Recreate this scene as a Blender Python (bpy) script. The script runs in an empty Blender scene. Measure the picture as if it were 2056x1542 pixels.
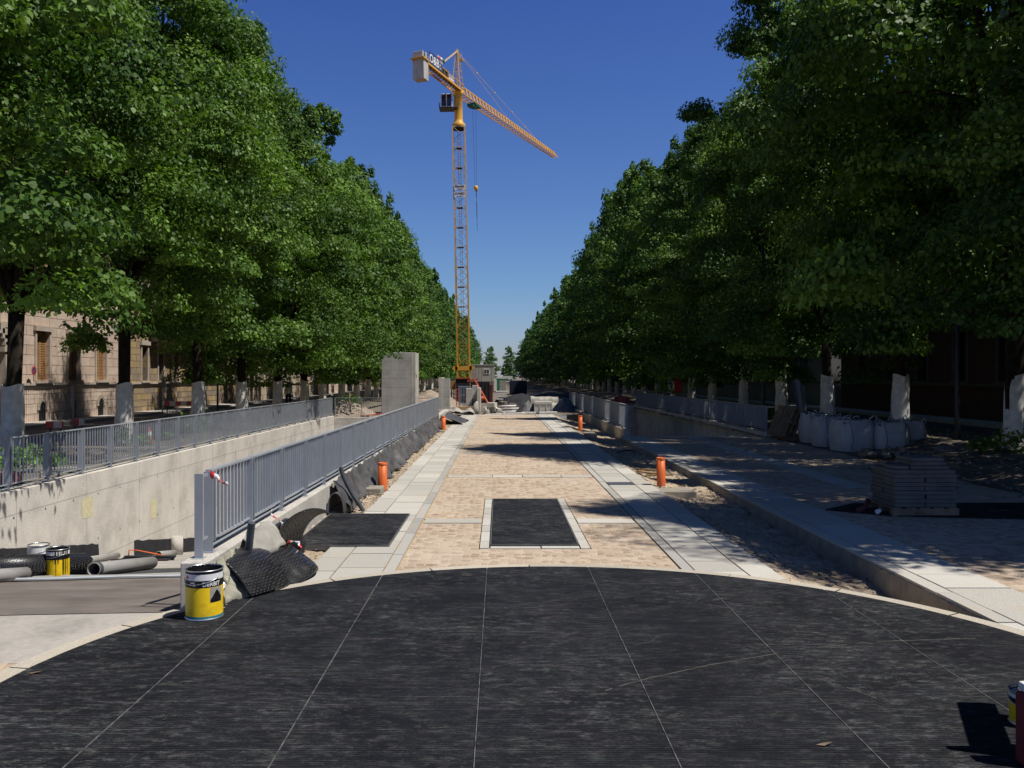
import bpy, math, random
import numpy as np
from mathutils import Vector, Matrix, noise as mn

# ------------------------------------------------------------------ camera, sky, sun, exposure
S = bpy.context.scene
CH = 2.0            # camera height
F, U0, V0 = 1722.0, 1003.0, 757.0
cd = bpy.data.cameras.new("camera"); cam = bpy.data.objects.new("camera", cd)
S.collection.objects.link(cam); S.camera = cam
cd.sensor_width = 36; cd.lens = F/2056*36; cd.clip_end = 5000; cd.clip_start = 0.05
cam.location = (0, 0, CH)
cam.rotation_euler = (math.radians(90), 0, 0)
cd.shift_x = (1028-U0)/2056; cd.shift_y = -(771-V0)/2056
SUN = Vector((0.51, -0.18, 1.0)).normalized()
el = math.asin(SUN.z); az = math.atan2(SUN.x, SUN.y)
W = bpy.data.worlds.new("World"); S.world = W; W.use_nodes = True
wn = W.node_tree; wn.nodes.clear()
sky = wn.nodes.new("ShaderNodeTexSky"); sky.sky_type = 'NISHITA'; sky.sun_disc = False
sky.sun_elevation = el; sky.sun_rotation = az
sky.air_density = 1.0; sky.dust_density = 0.4; sky.ozone_density = 2.0
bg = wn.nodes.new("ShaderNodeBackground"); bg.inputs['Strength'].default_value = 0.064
wo = wn.nodes.new("ShaderNodeOutputWorld")
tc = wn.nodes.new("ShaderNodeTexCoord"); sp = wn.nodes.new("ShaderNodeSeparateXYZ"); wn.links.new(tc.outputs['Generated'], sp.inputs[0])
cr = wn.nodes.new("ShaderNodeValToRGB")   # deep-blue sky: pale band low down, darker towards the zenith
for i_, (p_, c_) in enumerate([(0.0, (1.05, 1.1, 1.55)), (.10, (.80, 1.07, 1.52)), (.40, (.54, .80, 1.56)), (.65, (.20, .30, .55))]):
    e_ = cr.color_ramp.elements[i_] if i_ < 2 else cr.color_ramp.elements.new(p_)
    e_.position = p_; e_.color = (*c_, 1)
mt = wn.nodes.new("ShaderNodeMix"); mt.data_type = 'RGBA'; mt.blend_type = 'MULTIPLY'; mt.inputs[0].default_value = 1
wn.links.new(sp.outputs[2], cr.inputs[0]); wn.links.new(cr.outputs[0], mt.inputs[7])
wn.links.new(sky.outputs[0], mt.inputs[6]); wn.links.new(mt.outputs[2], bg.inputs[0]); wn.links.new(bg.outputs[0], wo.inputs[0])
sl = bpy.data.lights.new("sun", 'SUN'); sl.energy = 5.0; sl.angle = math.radians(0.53); sl.color = (1.0, 0.955, 0.88)
so = bpy.data.objects.new("sun", sl); S.collection.objects.link(so)
so.rotation_euler = (-SUN).to_track_quat('-Z', 'Y').to_euler(); so.location = (0, 0, 60)
S.view_settings.view_transform = 'Standard'; S.view_settings.look = 'None'
S.view_settings.exposure = 0.0; S.view_settings.gamma = 1.0
S.render.engine = 'CYCLES'
cy = S.cycles
cy.max_bounces = 5; cy.diffuse_bounces = 2; cy.glossy_bounces = 2; cy.transmission_bounces = 4; cy.transparent_max_bounces = 8
cy.use_denoising = True; cy.caustics_reflective = False; cy.caustics_refractive = False
cy.sample_clamp_indirect = 4

# ------------------------------------------------------------------ helpers
R = random.Random(7)
def G(u, v, z=0.0):
    y = (CH-z)*F/(v-V0); return Vector(((u-U0)/F*y, y, z))
def P(u, v, y):
    return Vector(((u-U0)/F*y, y, CH-(v-V0)/F*y))
def px(n, y): return n/F*y

def tag(o, label=None, cat=None, group=None, kind=None):
    if label: o['label'] = label
    if cat: o['category'] = cat
    if group: o['group'] = group
    if kind: o['kind'] = kind
    return o
def empty(name, loc=(0, 0, 0), label=None, cat=None, group=None, rz=0, kind=None):
    o = bpy.data.objects.new(name, None); S.collection.objects.link(o)
    o.location = loc; o.rotation_euler = (0, 0, rz); o.empty_display_size = 0.2
    return tag(o, label, cat, group, kind)
def copy_tree(o, parent=None):
    c = o.copy(); S.collection.objects.link(c)
    if parent: c.parent = parent
    for ch in o.children: copy_tree(ch, c)
    return c

class MB:
    def __init__(s): s.v = []; s.f = []; s.m = []; s.sm = []
    def add(s, vs, fs, m=0, smooth=False):
        b = len(s.v); s.v += [tuple(p) for p in vs]
        for f in fs: s.f.append(tuple(b+i for i in f)); s.m.append(m); s.sm.append(smooth)
        return s
    def box(s, x0, x1, y0, y1, z0, z1, m=0, top=None):
        vs = [(x0,y0,z0),(x1,y0,z0),(x1,y1,z0),(x0,y1,z0),(x0,y0,z1),(x1,y0,z1),(x1,y1,z1),(x0,y1,z1)]
        return s.add(vs, [(0,3,2,1),(4,5,6,7),(0,1,5,4),(1,2,6,5),(2,3,7,6),(3,0,4,7)], m)
    def obox(s, c, ax, ay, az_, m=0):
        c = Vector(c); ax, ay, az_ = Vector(ax), Vector(ay), Vector(az_)
        vs = [c+i*ax+j*ay+k*az_ for k in (-.5,.5) for (i,j) in ((-.5,-.5),(.5,-.5),(.5,.5),(-.5,.5))]
        return s.add(vs, [(0,3,2,1),(4,5,6,7),(0,1,5,4),(1,2,6,5),(2,3,7,6),(3,0,4,7)], m)
    def bar(s, a, b, w=.05, h=None, m=0, up=(0,0,1)):
        a, b = Vector(a), Vector(b); h = h or w; d = b-a
        if d.length < 1e-6: return s
        dn = d.normalized(); u = Vector(up)
        if abs(dn.dot(u)) > .98: u = Vector((0,1,0))
        x = dn.cross(u).normalized(); y = x.cross(dn)
        return s.obox((a+b)/2, x*w, d, y*h, m)
    def tube(s, pts, r, n=10, m=0, caps=True, smooth=True):
        pts = [Vector(p) for p in pts]; rs = r if isinstance(r, (list, tuple)) else [r]*len(pts)
        b = len(s.v); prev = None
        for i, p in enumerate(pts):
            t = (pts[min(i+1, len(pts)-1)]-pts[max(i-1, 0)]).normalized()
            if prev is None:
                u = Vector((0,0,1)) if abs(t.z) < .9 else Vector((1,0,0))
                x = t.cross(u).normalized()
            else: x = (prev-t*prev.dot(t)).normalized()
            prev = x; y = t.cross(x)
            for k in range(n):
                a = 2*math.pi*k/n; s.v.append(tuple(p+(x*math.cos(a)+y*math.sin(a))*rs[i]))
        for i in range(len(pts)-1):
            for k in range(n):
                s.f.append((b+i*n+k, b+i*n+(k+1)%n, b+(i+1)*n+(k+1)%n, b+(i+1)*n+k)); s.m.append(m); s.sm.append(smooth)
        if caps:
            s.f.append(tuple(b+k for k in range(n-1,-1,-1))); s.m.append(m); s.sm.append(False)
            e = b+(len(pts)-1)*n
            s.f.append(tuple(e+k for k in range(n))); s.m.append(m); s.sm.append(False)
        return s
    def lathe(s, prof, n=32, m=0, loc=(0,0,0), mats=None, smooth=True):
        b = len(s.v)
        for (r, z) in prof:
            for k in range(n):
                a = 2*math.pi*k/n; s.v.append((loc[0]+r*math.cos(a), loc[1]+r*math.sin(a), loc[2]+z))
        for i in range(len(prof)-1):
            for k in range(n):
                s.f.append((b+i*n+k, b+i*n+(k+1)%n, b+(i+1)*n+(k+1)%n, b+(i+1)*n+k))
                s.m.append(mats[i] if mats else m); s.sm.append(smooth)
        return s
    def grid(s, fn, nu, nv, m=0, smooth=True):
        b = len(s.v)
        for j in range(nv+1):
            for i in range(nu+1): s.v.append(tuple(fn(i/nu, j/nv)))
        for j in range(nv):
            for i in range(nu):
                a = b+j*(nu+1)+i; s.f.append((a, a+1, a+nu+2, a+nu+1)); s.m.append(m); s.sm.append(smooth)
        return s
    def prism(s, poly, z0, z1, m=0):
        n = len(poly); vs = [(x,y,z0) for x,y in poly]+[(x,y,z1) for x,y in poly]
        fs = [tuple(range(n-1,-1,-1)), tuple(range(n,2*n))]+[(i,(i+1)%n,n+(i+1)%n,n+i) for i in range(n)]
        return s.add(vs, fs, m)
    def build(s, name, mat, parent=None, bevel=0, solid=0, loc=None):
        me = bpy.data.meshes.new(name); me.from_pydata(s.v, [], s.f)
        me.polygons.foreach_set("material_index", s.m); me.polygons.foreach_set("use_smooth", s.sm)
        for mm in (mat if isinstance(mat, (list, tuple)) else [mat]): me.materials.append(mm)
        me.update()
        o = bpy.data.objects.new(name, me); S.collection.objects.link(o)
        if parent: o.parent = parent
        if loc is not None: o.location = loc
        if solid:
            md = o.modifiers.new("s", 'SOLIDIFY'); md.thickness = solid; md.offset = 0
        if bevel:
            md = o.modifiers.new("b", 'BEVEL'); md.width = bevel; md.segments = 2; md.limit_method = 'ANGLE'
        return o

# ------------------------------------------------------------------ materials
class NT:
    def __init__(s, name):
        s.mat = bpy.data.materials.new(name); s.mat.use_nodes = True; s.t = s.mat.node_tree
        s.b = s.t.nodes['Principled BSDF']; s.out = s.t.nodes['Material Output']; s.co = None
    def n(s, ty, **kw):
        nd = s.t.nodes.new(ty)
        for k, v in kw.items():
            if hasattr(nd, k) and k not in nd.inputs: setattr(nd, k, v)
            else: nd.inputs[k].default_value = v
        return nd
    def l(s, a, b): s.t.links.new(a, b)
    def pos(s, scale=(1,1,1), rot=(0,0,0), obj=False):
        if obj: c = s.n('ShaderNodeTexCoord').outputs['Object']
        else: c = s.n('ShaderNodeNewGeometry').outputs['Position']
        m = s.n('ShaderNodeMapping'); m.inputs['Scale'].default_value = scale; m.inputs['Rotation'].default_value = rot
        s.l(c, m.inputs[0]); return m.outputs[0]
    def noise(s, vec, scale, detail=6, rough=.6, out='Fac'):
        nd = s.n('ShaderNodeTexNoise'); nd.inputs['Scale'].default_value = scale; nd.inputs['Detail'].default_value = detail
        nd.inputs['Roughness'].default_value = rough; s.l(vec, nd.inputs['Vector']); return nd.outputs[out]
    def ramp(s, fac, stops):
        r = s.n('ShaderNodeValToRGB'); e = r.color_ramp.elements
        while len(e) < len(stops): e.new(.5)
        for i, (p, c) in enumerate(stops):
            e[i].position = p; e[i].color = (c[0], c[1], c[2], 1) if not isinstance(c, (int, float)) else (c, c, c, 1)
        s.l(fac, r.inputs[0]); return r.outputs[0]
    def mix(s, fac, a, b, mode='MIX'):
        m = s.n('ShaderNodeMix'); m.data_type = 'RGBA'; m.blend_type = mode
        for sock, val in ((m.inputs[0], fac), (m.inputs[6], a), (m.inputs[7], b)):
            if hasattr(val, 'links'): s.l(val, sock)
            elif isinstance(val, (int, float)): sock.default_value = val
            else: sock.default_value = (*val, 1)
        return m.outputs[2]
    def math(s, op, a, b=None):
        m = s.n('ShaderNodeMath'); m.operation = op
        for i, val in enumerate((a, b)):
            if val is None: continue
            if hasattr(val, 'links'): s.l(val, m.inputs[i])
            else: m.inputs[i].default_value = val
        return m.outputs[0]
    def bump(s, h, strength=.3, dist=.01):
        b = s.n('ShaderNodeBump'); b.inputs['Strength'].default_value = strength; b.inputs['Distance'].default_value = dist
        s.l(h, b.inputs['Height']); s.l(b.outputs[0], s.b.inputs['Normal'])
    def base(s, c):
        if hasattr(c, 'links'): s.l(c, s.b.inputs['Base Color'])
        else: s.b.inputs['Base Color'].default_value = (*c, 1)
    def set(s, rough=.8, metal=0, spec=.3):
        s.b.inputs['Roughness'].default_value = rough; s.b.inputs['Metallic'].default_value = metal
        s.b.inputs['Specular IOR Level'].default_value = spec; return s

def simple(name, col, rough=.7, metal=0, var=.25, scale=6, spec=.35, bump=.1, obj=True, dirt=None):
    t = NT(name); p = t.pos(obj=obj); n = t.noise(p, scale, 5)
    lo = tuple(c*(1-var) for c in col); hi = tuple(min(1, c*(1+var)) for c in col)
    c = t.ramp(n, [(.3, lo), (.7, hi)])
    if dirt:
        n2 = t.noise(p, scale*.35, 6, .7); c = t.mix(t.ramp(n2, [(.52, 0), (.72, .7)]), c, dirt)
    t.base(c); t.set(rough, metal, spec)
    if bump: t.bump(t.noise(p, scale*6, 4), bump, .01)
    return t.mat

def concrete(name, col, obj=False, lines=None, boards=False, scale=1.0, stain=.5, grain=.25):
    t = NT(name); p = t.pos(obj=obj)
    n1 = t.noise(p, 1.1*scale, 7, .62); n2 = t.noise(t.pos((1,1,.25), obj=obj), 3*scale, 6, .7); n3 = t.noise(p, 40*scale, 3)
    c = t.ramp(n1, [(.3, tuple(x*.72 for x in col)), (.5, col), (.72, tuple(min(1, x*1.14) for x in col))])
    c = t.mix(t.math('MULTIPLY', t.ramp(n2, [(.5, 0), (.75, 1)]), stain), c, tuple(x*.55 for x in col))
    c = t.mix(grain, c, t.ramp(n3, [(.35, .1), (.65, .9)]), 'OVERLAY')
    h = n3
    if lines:  # formwork joints: (y spacing, z spacing)
        sx = t.n('ShaderNodeSeparateXYZ'); t.l(t.pos(obj=obj), sx.inputs[0])
        dark = None
        for ax, sp, ph in lines:
            q = t.math('FRACT', t.math('ADD', t.math('DIVIDE', sx.outputs[ax], sp), ph))
            d = t.math('MINIMUM', q, t.math('SUBTRACT', 1, q))
            k = t.math('LESS_THAN', t.math('MULTIPLY', d, sp), .012)
            dark = k if dark is None else t.math('MAXIMUM', dark, k)
        c = t.mix(t.math('MULTIPLY', dark, .45), c, tuple(x*.35 for x in col))
    t.base(c); t.set(.88, 0, .25); t.bump(h, .25, .004)
    return t.mat

def m_leaf(name, c1, c2, tr, trans=.32):
    t = NT(name); a = t.n('ShaderNodeAttribute'); a.attribute_name = 'leafvar'
    c = t.ramp(a.outputs['Fac'], [(0, c1), (.85, c2), (1, tuple(min(1, x*1.35) for x in c2))])
    t.base(c); t.set(.50, 0, .20)
    tl = t.n('ShaderNodeBsdfTranslucent'); tc = t.mix(1.0, c, tr, 'MULTIPLY'); t.l(tc, tl.inputs[0])
    mx = t.n('ShaderNodeMixShader'); mx.inputs[0].default_value = trans
    t.l(t.b.outputs[0], mx.inputs[1]); t.l(tl.outputs[0], mx.inputs[2]); t.l(mx.outputs[0], t.out.inputs[0])
    return t.mat

def m_rubber(name, pitch=.026, dust=.5):
    t = NT(name); p = t.pos(); sx = t.n('ShaderNodeSeparateXYZ'); t.l(p, sx.inputs[0])
    w = t.math('SINE', t.math('MULTIPLY', sx.outputs[1], 2*math.pi/pitch))
    n1 = t.noise(t.pos((.8, 1.8, 1)), 1.3, 8, .68); n2 = t.noise(t.pos((2.2, 14, 1)), 2.2, 8, .75); n3 = t.noise(p, 55, 3); n4 = t.noise(t.pos((6, 40, 1)), 3, 4, .8); n5 = t.noise(t.pos((2.2, 4.6, 1), (0, 0, .2)), 3.1, 12, .84); n6 = t.noise(p, .55, 4, .6)
    streak = t.math('MULTIPLY', t.ramp(n2, [(.50, 0), (.70, 1)]), t.ramp(n1, [(.42, .06), (.62, 1)]))
    ribs = t.ramp(w, [(.4, .55), (.95, 1)])
    d = t.math('MULTIPLY', t.math('MULTIPLY', streak, ribs), dust)
    spk = t.math('MULTIPLY', t.ramp(n3, [(.55, 0), (.75, .35)]), t.ramp(n1, [(.4, .15), (.7, 1)]))
    d = t.math('ADD', d, t.math('MULTIPLY', spk, dust))
    scr = t.math('MULTIPLY', t.ramp(n4, [(.60, 0), (.72, 1)]), t.ramp(n1, [(.35, .15), (.6, .9)])); sm = t.math('MULTIPLY', t.ramp(n5, [(.51, 0), (.60, 1)]), t.ramp(n6, [(.40, .15), (.62, 1)]))
    d = t.math('ADD', d, t.math('MULTIPLY', t.math('MAXIMUM', scr, t.math('MULTIPLY', sm, t.ramp(n4, [(.40, .2), (.6, 1)]))), dust*.92))
    n6_ = t.noise(p, 1.3, 5, .65)
    cbase = t.mix(t.ramp(n1, [(.35, 0), (.7, 1)]), (.006, .0065, .009), (.014, .015, .018))
    rb = t.math('MULTIPLY', t.ramp(w, [(.5, 0), (1, 1)]), t.ramp(n6_, [(.4, .15), (.62, .85)]))
    cbase = t.mix(rb, cbase, (.032, .034, .040))
    cc = t.noise(t.pos((1, 3, 1)), .9, 3, .5, 'Color')
    tint = t.mix(.22, (.30,.295,.28), t.noise(t.pos((1.5, 5, 1)), 2.6, 4, .6, 'Color')); c = t.mix(d, cbase, tint); 
    t.base(c); t.set(.75, 0, .12); t.bump(w, .4, .004)
    return t.mat

def m_cobble():
    t = NT("porphyry_cobbles"); p = t.pos()
    wp = t.n('ShaderNodeVectorMath'); wp.operation = 'ADD'; t.l(p, wp.inputs[0])
    nz = t.noise(p, .9, 2, .5, 'Color'); sc = t.n('ShaderNodeVectorMath'); sc.operation = 'SCALE'; sc.inputs['Scale'].default_value = .25
    t.l(nz, sc.inputs[0]); t.l(sc.outputs[0], wp.inputs[1])
    vo = t.n('ShaderNodeTexVoronoi'); vo.inputs['Scale'].default_value = 9.5; vo.inputs['Randomness'].default_value = .55; t.l(wp.outputs[0], vo.inputs['Vector'])
    ve = t.n('ShaderNodeTexVoronoi'); ve.feature = 'DISTANCE_TO_EDGE'; ve.inputs['Scale'].default_value = 9.5; ve.inputs['Randomness'].default_value = .55; t.l(wp.outputs[0], ve.inputs['Vector'])
    hue = t.n('ShaderNodeSeparateColor'); t.l(vo.outputs['Color'], hue.inputs[0])
    c = t.ramp(hue.outputs[0], [(0, (.27,.19,.135)), (.35, (.38,.285,.21)), (.7, (.455,.355,.27)), (1, (.52,.42,.335))])
    c = t.mix(.35, c, t.ramp(t.noise(p, 30, 5, .7), [(.3, .25), (.7, .8)]), 'OVERLAY')
    jm = t.ramp(ve.outputs['Distance'], [(.0, 1), (.05, 1), (.10, 0)])
    sand = t.ramp(t.noise(p, 1.1, 4), [(.3, (.44,.37,.28)), (.7, (.58,.45,.29))])
    c = t.mix(t.math('MULTIPLY', jm, .8), c, sand)
    dust = t.ramp(t.noise(p, .7, 6, .65), [(.42, 0), (.72, .45)]); c = t.mix(dust, c, (.60,.51,.41))
    t.base(c); t.set(.85, 0, .25); t.bump(t.ramp(ve.outputs['Distance'], [(0, 0), (.12, 1)]), .5, .008)
    return t.mat

def m_granite(name, col):
    t = NT(name); a = t.n('ShaderNodeAttribute'); a.attribute_name = 'slab'
    p = t.pos(); lo = tuple(x*.84 for x in col); hi = tuple(min(1, x*1.12) for x in col)
    c = t.mix(a.outputs['Fac'], lo, hi)
    c = t.mix(.35, c, t.ramp(t.noise(p, 90, 3), [(.35, .2), (.65, .8)]), 'OVERLAY')
    st = t.ramp(t.noise(p, 1.7, 7, .7), [(.48, 0), (.75, .5)]); c = t.mix(st, c, (.50,.42,.31))
    t.base(c); t.set(.75, 0, .3); t.bump(t.noise(p, 60, 3), .15, .003); return t.mat

def m_dirt(name, c1, c2, c3, obj=False):
    t = NT(name); p = t.pos(obj=obj); n1 = t.noise(p, 1.2, 8, .7); n2 = t.noise(p, 18, 6, .7)
    vo = t.n('ShaderNodeTexVoronoi'); vo.inputs['Scale'].default_value = 26; t.l(p, vo.inputs['Vector'])
    c = t.ramp(n1, [(.3, c1), (.52, c2), (.72, c3)])
    c = t.mix(.5, c, t.ramp(n2, [(.3, .15), (.7, .85)]), 'OVERLAY')
    peb = t.ramp(vo.outputs['Distance'], [(.12, 1), (.22, 0)])
    c = t.mix(t.math('MULTIPLY', peb, .5), c, tuple(min(1, x*1.5) for x in c2))
    t.base(c); t.set(.95, 0, .15); t.bump(t.math('ADD', n2, t.math('MULTIPLY', peb, .5)), .8, .03); return t.mat

def m_brickwall(name, c1, c2, mortar, bw, bh, msize=.012, offset=.5, bumpd=.02):
    # wall rustication laid in the facade plane (Y along, Z up)
    t = NT(name); sx = t.n('ShaderNodeSeparateXYZ'); t.l(t.pos(), sx.inputs[0])
    cb = t.n('ShaderNodeCombineXYZ'); t.l(t.math('ADD', sx.outputs[1], sx.outputs[0]), cb.inputs[0]); t.l(sx.outputs[2], cb.inputs[1])
    br = t.n('ShaderNodeTexBrick'); t.l(cb.outputs[0], br.inputs['Vector']); br.offset = offset
    br.inputs['Color1'].default_value = (*c1, 1); br.inputs['Color2'].default_value = (*c2, 1); br.inputs['Mortar'].default_value = (*mortar, 1)
    br.inputs['Scale'].default_value = 1; br.inputs['Brick Width'].default_value = bw; br.inputs['Row Height'].default_value = bh
    br.inputs['Mortar Size'].default_value = msize; br.inputs['Mortar Smooth'].default_value = .2
    p = t.pos(); c = t.mix(.5, br.outputs[0], t.ramp(t.noise(p, 2, 6, .7), [(.3, .3), (.7, .7)]), 'OVERLAY')
    t.base(c); t.set(.9, 0, .2)
    inv = t.math('SUBTRACT', 1, br.outputs['Fac']); t.bump(inv, .8, bumpd); return t.mat

def m_dimple(name):
    t = NT(name); p = t.pos(); vo = t.n('ShaderNodeTexVoronoi'); vo.inputs['Scale'].default_value = 44; vo.inputs['Randomness'].default_value = .10
    t.l(p, vo.inputs['Vector']); h = t.ramp(vo.outputs['Distance'], [(.15, 1), (.42, 0)])
    t.base(t.mix(h, (.012,.012,.013), (.16,.16,.17))); t.set(.36, 0, .6); t.bump(h, 1.0, .02); return t.mat

def m_stripes(name, c1, c2, sp, rot):
    t = NT(name); p = t.pos(rot=rot, obj=True); sx = t.n('ShaderNodeSeparateXYZ'); t.l(p, sx.inputs[0])
    q = t.math('LESS_THAN', t.math('FRACT', t.math('DIVIDE', sx.outputs[0], sp)), .5)
    c = t.mix(q, c1, c2); c = t.mix(t.ramp(t.noise(t.pos(obj=True), 9, 6, .7), [(.5, 0), (.75, .4)]), c, (.3,.26,.22)); t.base(c); t.set(.5, 0, .4); return t.mat

M = {}
M['leaf'] = m_leaf("linden_leaf", (.024,.066,.012), (.135,.235,.042), (1.6, 1.8, .5), .22)
M['leaf_far'] = m_leaf("linden_leaf_far", (.024,.068,.016), (.105,.198,.046), (1.5, 1.7, .7), .22)
M['weed'] = m_leaf("weed_leaf", (.07,.16,.025), (.20,.36,.06), (1.5, 1.7, .7))
M['bark'] = simple("bark", (.030,.024,.018), .95, var=.5, scale=7, bump=.9, spec=.1)
M['wrap'] = simple("jute_wrap", (.72,.70,.64), .9, var=.22, scale=4, bump=.5, spec=.1, dirt=(.22,.2,.16))
M['rubber'] = m_rubber("ribbed_rubber", dust=.34)
M['pitframe'] = simple("pit_frame", (.13,.13,.13), .6, metal=.3, var=.3)
M['maroon'] = simple("maroon_plastic", (.16,.02,.03), .6, var=.3)
M['jointbar'] = simple("dusty_joint_bar", (.11,.11,.11), .8, var=.7, scale=14, dirt=(.03,.03,.03), bump=0)
M['scuff'] = simple("scuff", (.10,.095,.08), .9)
M['hatch'] = m_rubber("hatch_rubber", .03, .40)
M['cobble'] = m_cobble()
M['granite'] = m_granite("granite_slab", (.50,.48,.43))
M['granite_dk'] = m_granite("granite_strip", (.40,.39,.36))
M['kerb'] = m_granite("kerb_stone", (.50,.45,.37))
M['sand'] = m_dirt("joint_sand", (.36,.26,.13), (.50,.35,.17), (.54,.42,.26))
M['dirt'] = m_dirt("site_dirt", (.30,.23,.15), (.45,.36,.26), (.55,.46,.35))
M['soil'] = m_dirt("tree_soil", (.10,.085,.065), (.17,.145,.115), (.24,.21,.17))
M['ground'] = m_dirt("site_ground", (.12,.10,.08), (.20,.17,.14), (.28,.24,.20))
M['gravel'] = m_dirt("gravel", (.20,.16,.12), (.33,.27,.21), (.45,.38,.31))
M['wall'] = concrete("cast_concrete", (.60,.56,.50), lines=((1, 2.45, .13), (2, 1.35, .22)), stain=.35)
M['shaft'] = concrete("board_concrete", (.47,.455,.43), lines=((2, .49, .1),), stain=.6)
M['conc'] = concrete("plain_concrete", (.52,.49,.44), stain=.5)
M['kerbface'] = concrete("rough_kerb_bed", (.30,.27,.22), scale=3)
M['ramp'] = concrete("ramp_slab", (.40,.37,.33), stain=.8, scale=.5, grain=.08)
M['asphalt'] = simple("asphalt", (.055,.055,.055), .92, var=.25, scale=3, bump=.4, obj=False, dirt=(.14,.13,.12))
M['rampmid'] = simple("worn_ramp", (.165,.142,.125), .9, var=.3, scale=1.6, bump=.3, obj=False, dirt=(.12,.10,.09))
M['membrane'] = simple("bitumen_membrane", (.045,.043,.040), .8, var=.4, scale=2, obj=False, dirt=(.13,.12,.11))
M['galv'] = simple("galvanised_steel", (.345,.37,.40), .5, metal=.12, var=.12, scale=3, spec=.5, bump=.05)
M['geot'] = simple("geotextile", (.075,.074,.078), .6, var=.45, scale=2.5, bump=.6, obj=False, spec=.5, dirt=(.17,.16,.15))
M['dimple'] = m_dimple("dimpled_membrane")
M['orange'] = simple("orange_pvc", (.66,.135,.030), .45, var=.12, scale=5, dirt=(.5,.32,.2), bump=.05)
M['steel'] = simple("dark_steel", (.06,.06,.06), .5, metal=.6)
M['metal'] = simple("bare_metal", (.55,.56,.58), .35, metal=.8, var=.1)
M['white'] = simple("white_paint", (.78,.77,.74), .6, var=.06, scale=8, dirt=(.4,.37,.32), bump=.03)
M['offwhite'] = simple("offwhite", (.55,.53,.48), .7, var=.12, scale=6, bump=.2)
M['yellow'] = simple("yellow_label", (.95,.63,.015), .42, var=.07, scale=9, spec=.45, bump=.02, dirt=(.45,.27,.02))
M['black'] = simple("black_paint", (.012,.012,.013), .5, var=.3, scale=8)
M['teal'] = simple("teal_band", (.02,.22,.27), .45, var=.1)
M['bitumen'] = simple("bitumen_inside", (.012,.009,.009), .35, var=.5, scale=12, bump=.5)
M['crane'] = simple("crane_yellow", (.72,.38,.05), .5, var=.1, scale=2, dirt=(.35,.2,.08))
M['crane_pale'] = simple("crane_pale_yellow", (.62,.44,.24), .55, var=.12, scale=2)  # paler, greyer yellow for the upper mast and apex parts
M['cable'] = simple("cable", (.05,.05,.055), .6, metal=.3)
M['glassd'] = simple("dark_glass", (.015,.022,.045), .08, spec=.8, bump=0)
M['ballast'] = concrete("ballast", (.50,.48,.42), obj=True)
M['cabin'] = simple("cabin_panel", (.42,.41,.37), .6, var=.06, scale=3)
M['green'] = simple("green_container", (.02,.13,.07), .6, var=.15)
M['bluedk'] = simple("dark_blue_container", (.012,.02,.045), .7)
M['blue'] = simple("blue_container", (.03,.06,.16), .6, var=.2)
M['wood'] = simple("formwork_wood", (.34,.22,.10), .8, var=.3, scale=5, bump=.3)
M['oldwood'] = simple("old_wood", (.20,.15,.10), .9, var=.4, scale=6, bump=.5)
M['redm'] = simple("red_steel", (.45,.09,.04), .6, var=.2)
M['redp'] = simple("red_plastic", (.55,.04,.04), .5, var=.15)
M['rust'] = simple("rusty_form", (.10,.03,.03), .8, var=.5)
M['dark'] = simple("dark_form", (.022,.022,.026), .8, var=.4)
M['pvcgrey'] = simple("grey_pvc", (.30,.29,.275), .5, var=.1, dirt=(.4,.36,.3))
M['hose'] = simple("corrugated_hose", (.07,.08,.09), .5, var=.2)
M['tarp'] = simple("grey_tarp", (.36,.34,.30), .7, var=.3, scale=3, bump=.6)
M['tarpblue'] = simple("blue_tarp", (.13,.15,.18), .5, var=.3, scale=3, bump=.5)
M['fibc'] = simple("woven_bag", (.45,.45,.46), .75, var=.12, scale=4, bump=.5)
M['rubble'] = simple("rubble", (.20,.17,.15), .9, var=.5, scale=9, bump=.8)
M['paver'] = simple("concrete_paver", (.125,.118,.112), .9, var=.25, scale=4, bump=.4)
M['film'] = simple("clouded_film", (.38,.36,.28), .22, var=.15, scale=5, spec=.6, bump=.3)
M['tape'] = m_stripes("tape_stripes", (.75,.73,.70), (.6,.03,.03), .13, (0,0,.6))
M['barrier'] = m_stripes("barrier_stripes", (.80,.78,.74), (.62,.05,.04), .55, (0,0,0))
M['yellowpaint'] = simple("yellow_spray", (.62,.57,.36), .8, var=.12, scale=12, obj=False)
M['pinkwall'] = m_brickwall("pink_rusticated", (.54,.42,.335), (.60,.48,.39), (.16,.12,.10), 1.25, .42)
M['stripewall'] = m_brickwall("banded_masonry", (.42,.30,.15), (.25,.20,.17), (.10,.08,.06), .75, .36)
M['creamwall'] = m_brickwall("cream_masonry", (.47,.39,.29), (.42,.34,.26), (.18,.14,.1), 1.1, .5)
M['ochre'] = simple("ochre_plaster", (.50,.36,.14), .9, var=.12, scale=1, obj=False)
M['stone'] = simple("dressed_stone", (.46,.39,.32), .9, var=.15, scale=2, obj=False)
M['shutter'] = simple("orange_shutter", (.40,.22,.10), .7, var=.15, scale=3)
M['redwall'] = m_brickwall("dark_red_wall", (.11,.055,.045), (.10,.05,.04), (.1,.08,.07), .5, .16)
M['darktrim'] = simple("dull_trim", (.13,.12,.115), .9, var=.15, obj=False)
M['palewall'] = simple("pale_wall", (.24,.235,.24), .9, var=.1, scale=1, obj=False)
M['skin'] = simple("skin", (.5,.3,.22), .6); M['cloth_w'] = simple("pale_cloth", (.6,.58,.52), .9); M['cloth_d'] = simple("dark_cloth", (.03,.03,.04), .9)
M['roof'] = simple("roof_tile", (.30,.13,.08), .9, var=.2, obj=False)

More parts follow.
